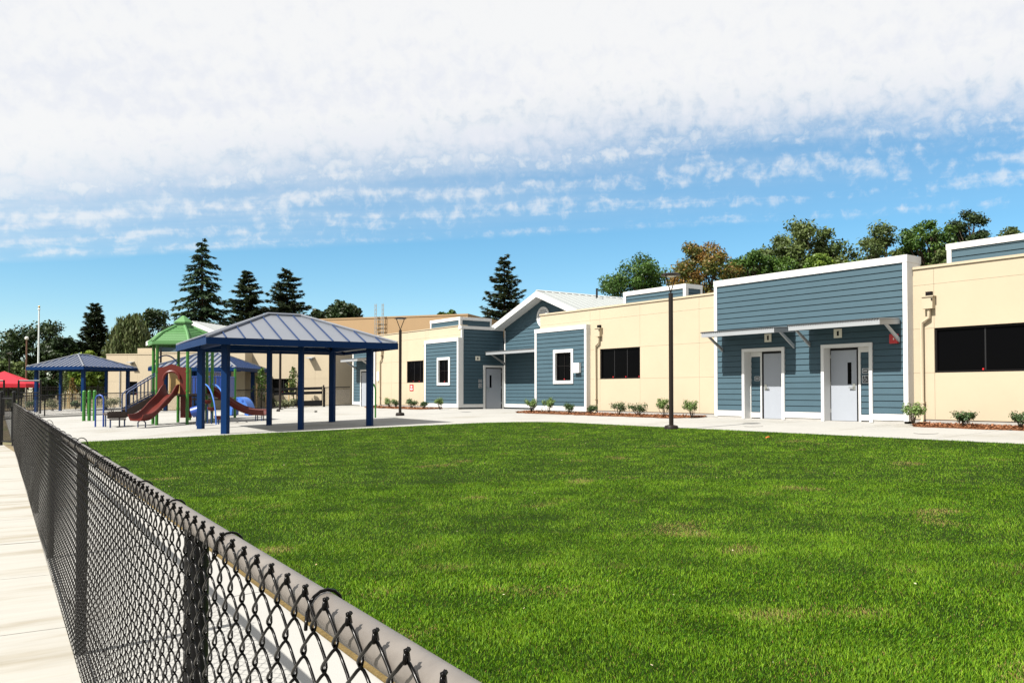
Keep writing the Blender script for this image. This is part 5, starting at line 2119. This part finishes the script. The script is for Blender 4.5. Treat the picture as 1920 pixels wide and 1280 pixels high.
def place(px, depth, z=.3):
    p = at_depth(px, 735, depth)
    return (p.x, p.y, z)


def hpx(top, depth, z=.3):
    return CAM_Z + (735 - top) / FPX * depth - z


# --- conifers
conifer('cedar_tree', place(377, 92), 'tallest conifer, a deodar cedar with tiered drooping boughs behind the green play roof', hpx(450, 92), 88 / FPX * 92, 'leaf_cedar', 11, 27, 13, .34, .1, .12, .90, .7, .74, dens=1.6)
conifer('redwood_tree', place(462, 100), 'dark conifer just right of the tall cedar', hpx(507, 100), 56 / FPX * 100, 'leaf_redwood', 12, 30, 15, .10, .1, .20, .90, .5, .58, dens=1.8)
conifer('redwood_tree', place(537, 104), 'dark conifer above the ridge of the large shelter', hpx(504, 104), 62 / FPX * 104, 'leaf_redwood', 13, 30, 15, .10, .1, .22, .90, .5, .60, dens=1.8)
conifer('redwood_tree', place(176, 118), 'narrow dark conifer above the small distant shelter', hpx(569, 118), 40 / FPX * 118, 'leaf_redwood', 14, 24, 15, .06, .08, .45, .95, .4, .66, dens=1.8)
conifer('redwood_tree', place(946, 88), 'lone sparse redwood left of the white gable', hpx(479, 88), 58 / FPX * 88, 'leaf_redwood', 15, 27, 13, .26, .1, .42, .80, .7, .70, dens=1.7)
# --- left background broadleaves
LG = 'dark trees along the far left boundary'
for i, (px, top, dep, hw, lab, m) in enumerate((
        (-8, 612, 118, 62, 'dark tree at the left picture edge behind the red tent', 'leaf_dark'),
        (66, 592, 122, 60, 'broad dark tree right behind the flagpole', 'leaf_dark'),
        (112, 628, 116, 34, 'lower dark tree between the flagpole and the narrow conifer', 'leaf_dark'),
        (20, 668, 100, 40, 'low olive tree behind the lamp post by the red tent', 'leaf_olive'),
        (95, 672, 104, 42, 'low dark tree under the flagpole tree', 'leaf_dark'),
        (285, 573, 128, 48, 'rounded dark tree behind the weeping tree', 'leaf_dark'),
        (642, 560, 110, 40, 'rounded dark tree above the tan hall left of the ladder', 'leaf_dark'),
        (835, 577, 118, 22, 'small green treetop peeking over the tan hall', 'leaf_mid'),
        (160, 650, 88, 36, 'bright green bushy tree behind the small distant shelter', 'leaf_bright'),
        (205, 680, 92, 30, 'dark bushy tree under the small distant shelter roof', 'leaf_dark'),
        (598, 576, 126, 16, 'small dark treetop right of the shelter ridge', 'leaf_dark'))):
    H = hpx(top, dep)
    low_ = max(.02, 1 - 2.1 * hw / FPX * dep / H) if top < 640 else .0
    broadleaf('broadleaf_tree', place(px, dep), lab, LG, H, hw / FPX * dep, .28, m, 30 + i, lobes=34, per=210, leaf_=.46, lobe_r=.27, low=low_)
# weeping tree
def weeping(name, pos, label, H, RX, m, seed):
    r = np.random.default_rng(seed)
    t = thing(name, pos, label, 'tree', 0, None, local=True)
    MB().path([(0, 0, -.3), (.1, 0, H * .3), (0, .1, H * .8)], [.3, .24, .08], 8).build('trunk', 'bark', t, smooth=True)
    bm_ = MB()
    C, T, LN = [], [], []
    for k in range(150):
        az = r.uniform(0, 6.28)
        q = r.uniform(.1, 1) ** .6
        zt = H * (1.0 - .42 * q ** 2) * r.uniform(.9, 1.0)
        p = np.array([math.cos(az) * RX * q, math.sin(az) * RX * q, zt])
        if k % 3 == 0:
            limb(bm_, (0, 0, H * r.uniform(.3, .8)), p, .06, .015, r)
        L = H * r.uniform(.25, .55) * (.6 + .4 * q)
        n = 46
        s = r.uniform(0, 1, n)
        C.append(p + np.stack([r.normal(0, .22, n) + s * .25 * math.cos(az), r.normal(0, .22, n) + s * .25 * math.sin(az), -s * L], 1))
        T.append(np.clip(.4 + .3 * r.standard_normal(n) + .3 * r.standard_normal() * .5, 0, 1))
        LN.append(r.uniform(.4, .9, n))
    bm_.build('limbs', 'bark', t, smooth=True, kind='stuff')
    C, T, LN = map(np.concatenate, (C, T, LN))
    n = len(C)
    D = unit(np.array([0, 0, -1.0]) + r.standard_normal((n, 3)) * .22)
    up = unit(np.cross(D, r.standard_normal((n, 3))))
    leaf_object('crown', quads(C, D, up, LN, LN * .3), m, t, T)


weeping('weeping_tree', place(243, 112), 'olive weeping tree between the narrow conifer and the tall cedar', hpx(578, 112), 44 / FPX * 112, 'leaf_willow', 70)
# --- trees behind the right wing
RG = 'trees behind the classroom building'
for i, (px, top, dep, hw, lab, m, kw) in enumerate((
        (1200, 472, 62, 58, 'dense dark green tree behind the roof screen left of the lamp', 'leaf_mid', dict(lobes=40, per=330)),
        (1322, 440, 58, 56, 'tree turning orange behind the near lamp head', 'leaf_orange', dict(lobes=46, per=280, open_=.3)),
        (1404, 452, 60, 40, 'green tree right of the orange tree', 'leaf_mid', dict(lobes=30, per=260, open_=.4)),
        (1517, 397, 62, 80, 'tallest broad feathery green tree above the restroom block', 'leaf_olive', dict(lobes=64, per=230, open_=.8, leaf_=.26, lobe_r=.20, shape='vase')),
        (1452, 470, 60, 44, 'dark green tree under the left side of the tallest feathery tree', 'leaf_mid', dict(lobes=30, per=260)),
        (1540, 462, 52, 36, 'bright yellow green low tree just above the restroom roof line', 'leaf_bright', dict(lobes=26, per=260)),
        (1598, 468, 54, 34, 'bright green low tree right of the yellow green one', 'leaf_bright', dict(lobes=22, per=230)),
        (1662, 412, 56, 54, 'open airy green tree left of the restroom roof corner', 'leaf_olive', dict(lobes=36, per=190, open_=.9, shape='vase', lobe_r=.22)),
        (1745, 394, 54, 46, 'airy tree with visible trunk right of the restroom roof corner', 'leaf_mid', dict(lobes=40, per=170, open_=.9, shape='vase', lobe_r=.22)),
        (1822, 390, 56, 50, 'dark treetop above the right roof screen', 'leaf_dark', dict(lobes=40, per=220, open_=.6, lobe_r=.22)),
        (1762, 468, 52, 34, 'low olive tree beside the right roof screen', 'leaf_olive', dict(lobes=24, per=220)),
        (1372, 492, 66, 60, 'dark green tree filling the gap behind the orange tree', 'leaf_mid', dict(lobes=34, per=240)),
        (1600, 478, 66, 66, 'dark green tree filling in behind the low bright trees', 'leaf_dark', dict(lobes=34, per=240)),
        (1905, 424, 56, 36, 'treetop at the right picture edge above the roof screen', 'leaf_olive', dict(lobes=26, per=220)))):
    H = hpx(top, dep, .5)
    hw *= 1.3
    a = dict(leaf_=.19, lobe_r=.26, low=max(.3, 1 - 2.3 * hw / FPX * dep / H))
    a.update(kw)
    a['per'] = int(a['per'] * 1.5)
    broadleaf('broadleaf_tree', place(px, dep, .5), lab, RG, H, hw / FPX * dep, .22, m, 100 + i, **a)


# --- shrubs along the walls
def shrub(name, x, y, z, label, h, w, m, seed, n=520, leaf_=.06, group=None, airy=False):
    r = np.random.default_rng(seed)
    t = thing(name, (x, y, z), label, 'shrub', 0, group, local=True)
    st = MB()
    tips = []
    for k in range(9):
        az, q = r.uniform(0, 6.28), r.uniform(.2, 1)
        tip = np.array([math.cos(az) * w * q * .8, math.sin(az) * w * q * .8, h * r.uniform(.55, .98)])
        tips.append(tip)
        limb(st, (0, 0, -.03), tip, .012, .004, r, 3)
    st.build('stems', 'bark', t, smooth=True, kind='stuff')
    C, T, N_ = [], [], []
    for tip in tips:
        k = n // 9
        d = rdirs(r, k)
        C.append(tip * r.uniform(.75, 1.02, k)[:, None] + d * (r.uniform(0, 1, k) ** .5)[:, None] * w * (.30 if airy else .38) * np.array([1, 1, .8]))
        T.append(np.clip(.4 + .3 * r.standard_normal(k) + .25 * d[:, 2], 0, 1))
        N_.append(unit(d + r.standard_normal((k, 3)) * .5 + np.array([0, 0, .4])))
    C, T, N_ = map(np.concatenate, (C, T, N_))
    C[:, 2] = np.maximum(C[:, 2], .02)
    a = unit(np.cross(N_, r.standard_normal(N_.shape)))
    b = np.cross(N_, a)
    k = len(C)
    ln = leaf_ * r.uniform(.7, 1.4, k)
    leaf_object('foliage', quads(C, a, b, ln, ln * .5), m, t, T)


SG = 'young shrubs planted along the school wall'
for i, (px, h, w, m, lab) in enumerate((
        (731, .50, .30, 'leaf_shrub', 'shrub at the foot of the cream wall below the far downspout'),
        (743, .34, .30, 'leaf_shrub_dark', 'small dark shrub directly left of the second lamp post'),
        (771, .48, .34, 'leaf_shrub_dark', 'dark shrub below the red notice on the cream wall'),
        (794, .34, .28, 'leaf_shrub_dark', 'low dark shrub left of the far blue siding block'),
        (825, .52, .26, 'leaf_shrub', 'bright shrub in front of the far blue siding block window'),
        (997, .52, .28, 'leaf_shrub', 'leftmost bright shrub in front of the entry standpipe'),
        (1027, .56, .28, 'leaf_shrub', 'bright round shrub at the left of the near blue window block'),
        (1068, .36, .30, 'leaf_shrub_dark', 'dark shrub below the vent box on the blue window block'),
        (1106, .30, .26, 'leaf_shrub_dark', 'small dark shrub at the corner beside the middle downspout'),
        (1158, .42, .34, 'leaf_shrub_dark', 'wide dark shrub below the three pane window'),
        (1195, .38, .34, 'leaf_shrub_dark', 'dark shrub right of the three pane window'),
        (1246, .58, .26, 'leaf_shrub', 'bright shrub directly left of the near lamp post'),
        (1296, .56, .25, 'leaf_shrub', 'bright shrub directly right of the near lamp post'),
        (1711, .56, .32, 'leaf_shrub', 'largest bright shrub at the right corner of the restroom block'),
        (1803, .34, .30, 'leaf_shrub_dark', 'dark shrub below the long black window'),
        (1915, .32, .28, 'leaf_shrub_dark', 'dark shrub at the right picture edge'))):
    tq = (px - 960) / FPX
    X = 21.18
    w *= 1.18
    Y = X * (math.cos(YAW) - tq * math.sin(YAW)) / (math.sin(YAW) + tq * math.cos(YAW))
    shrub('shrub', X, Y, gz(X) + .03, lab, h * 1.05, w, m, 200 + i, 1100 if h > .45 else 800, .055, SG)

# --- mulch beds
def mulch(name, y0, y1, label, x0=20.72, x1=21.985, seed=1):
    r = np.random.default_rng(seed)
    pts = []
    k = max(6, int((y1 - y0) / .35))
    for i in range(k + 1):
        q = i / k
        e = min(1, min(q, 1 - q) * (y1 - y0) / .5)
        pts.append((x1 - (x1 - x0 + r.normal(0, .05)) * max(e, .05) ** .5, y0 + (y1 - y0) * q))
    poly = [(x, y, gz(x) + .012) for x, y in pts] + [(x1, y1, gz(x1) + .03), (x1, y0, gz(x1) + .03)]
    o = MB().slab(poly, (0, 0, -.03)).build(name, 'mulch', None)
    tag(o, label, 'mulch', kind='structure')
    n = int((y1 - y0) * 420)
    yy = r.uniform(y0, y1, n)
    xe = np.interp(yy, [p[1] for p in pts], [p[0] for p in pts])
    xx = xe - .05 + (x1 - xe + .02) * r.uniform(0, 1, n)
    d = unit(r.standard_normal((n, 3)) * np.array([1, 1, .35]))
    b = unit(np.cross(d, np.array([0, 0, 1.0]) + r.standard_normal((n, 3)) * .4))
    C = np.stack([xx, yy, np.array([gz(x) for x in xx]) + .028 + r.uniform(0, .03, n)], 1)
    ln = r.uniform(.04, .12, n)
    V = quads(C, d, b, ln, ln * .4)
    me = fast_mesh('bark_chips', V.reshape(-1, 3), np.arange(n * 4), 4, r.uniform(0, 1, n))
    c = link('bark_chips', me, M['mulch'], o)
    c.location = -o.location
    tag(c, kind='stuff')


mulch('mulch_bed', 2.0, 11.7, 'red brown bark mulch strip under the long black window', seed=3)
mulch('mulch_bed', 19.2, 29.3, 'red brown bark mulch strip between the restroom block and the entry', seed=4)
mulch('mulch_bed', 36.6, 44.2, 'red brown bark mulch strip along the far cream wall', seed=5)

# --- planting round the play yard
YG = 'low plants beyond the play yard fence'
for i, (px, dep, h, w, m, lab) in enumerate((
        (62, 58, .9, .55, 'leaf_shrub_dark', 'rounded green shrub right of the flagpole foot'),
        (100, 58, .8, .7, 'leaf_grey', 'pale tawny grass clump behind the low mesh fence'),
        (142, 60, .6, .5, 'leaf_shrub_dark', 'low dark shrub under the small distant shelter'),
        (212, 51, .95, .75, 'leaf_grey', 'grey green shrub behind the blue hoop'),
        (275, 52, .8, .6, 'leaf_grey', 'grey green shrub seen under the stairs of the play tower'),
        (505, 52, .7, .6, 'leaf_shrub_dark', 'dark shrub behind the mesh fence below the black window'),
        (535, 50, .55, .7, 'leaf_grey', 'tawny grass clump at the foot of the lamp post in the yard'),
        (560, 51, .5, .5, 'leaf_shrub_dark', 'low shrub left of the black double gate'),
        (20, 60, .8, .7, 'leaf_olive', 'shrub at the left picture edge behind the walk gate'))):
    p = at_depth(px, 735, dep)
    shrub('yard_shrub', p.x, p.y, gz(p.x) - .03, lab, h, w, m, 300 + i, 620, .11, YG)


def young_tree(px, dep, h, lab, m, seed):
    p = at_depth(px, 735, dep)
    r = np.random.default_rng(seed)
    t = thing('young_tree', (p.x, p.y, gz(p.x)), lab, 'tree', 0, 'young staked trees', local=True)
    MB().path([(0, 0, -.1), (.03, 0, h * .5), (0, 0, h * .95)], [.035, .028, .01], 6).build('trunk', 'bark', t, smooth=True)
    for s in (-1, 1):
        MB().cyl((s * .32, s * .1, -.1), (s * .32, s * .1, h * .62), .035, 6).build('stake', 'wood', t)
    n = 520
    q = r.uniform(0, 1, n)
    d = rdirs(r, n)
    C = np.stack([0 * q, 0 * q, h * (.38 + .60 * q)], 1) + d * (r.uniform(0, 1, n) ** .6 * (.55 * (1.05 - q) + .12))[:, None]
    N_ = rdirs(r, n)
    a = unit(np.cross(N_, r.standard_normal((n, 3))))
    ln = .15 * r.uniform(.6, 1.3, n)
    leaf_object('crown', quads(C, a, np.cross(N_, a), ln, ln * .5), m, t, r.uniform(0, 1, n))


young_tree(490, 51, 2.5, 'young staked tree left of the black window in the angled wing', 'leaf_mid', 401)
young_tree(550, 52, 2.5, 'young staked tree with tawny leaves right of the black window', 'leaf_olive', 402)
young_tree(122, 64, 3.0, 'young staked tree under the small distant shelter', 'leaf_olive', 403)
young_tree(135, 70, 2.4, 'second young staked tree behind the small distant shelter', 'leaf_orange', 404)

# --- small things on the ground
for (px, X, lab) in ((1412, 18.9, 'round grey utility cover in the path left of the restroom doors'), (1735, 18.9, 'round grey utility cover in the path before the right cream wall')):
    tq = (px - 960) / FPX
    Y = X * (math.cos(YAW) - tq * math.sin(YAW)) / (math.sin(YAW) + tq * math.cos(YAW))
    o = MB().cyl((X, Y, gz(X) + .001), (X, Y, gz(X) + .012), .26, 20).build('utility_cover', 'base_grey', None)
    tag(o, lab, 'utility cover', 'utility covers in the path')
r = np.random.default_rng(91)
n = 240
xx, yy = r.uniform(2, 17, n), r.uniform(0, 24, n)
k = in_lawn(xx, yy, .2)
xx, yy = xx[k], yy[k]
n = len(xx)
C = np.stack([xx, yy, np.clip(0.0315 * (xx - .4), 0, .68) + .058 + r.uniform(0, .008, n)], 1)
Nn = unit(r.standard_normal((n, 3)) * .5 + np.array([0, 0, 1.0]))
a = unit(np.cross(Nn, r.standard_normal((n, 3))))
ln = r.uniform(.010, .024, n)
me = fast_mesh('leaf_litter', quads(C, a, np.cross(Nn, a), ln, ln * .7).reshape(-1, 3), np.arange(n * 4), 4, r.uniform(0, 1, n))
leaf('litter', (0.30, 0.17, 0.07), (0.55, 0.50, 0.36), .1, 3, .1)
tag(link('leaf_litter', me, M['litter']), 'tiny pale and brown bits of leaf litter scattered on the lawn', 'litter', kind='stuff')
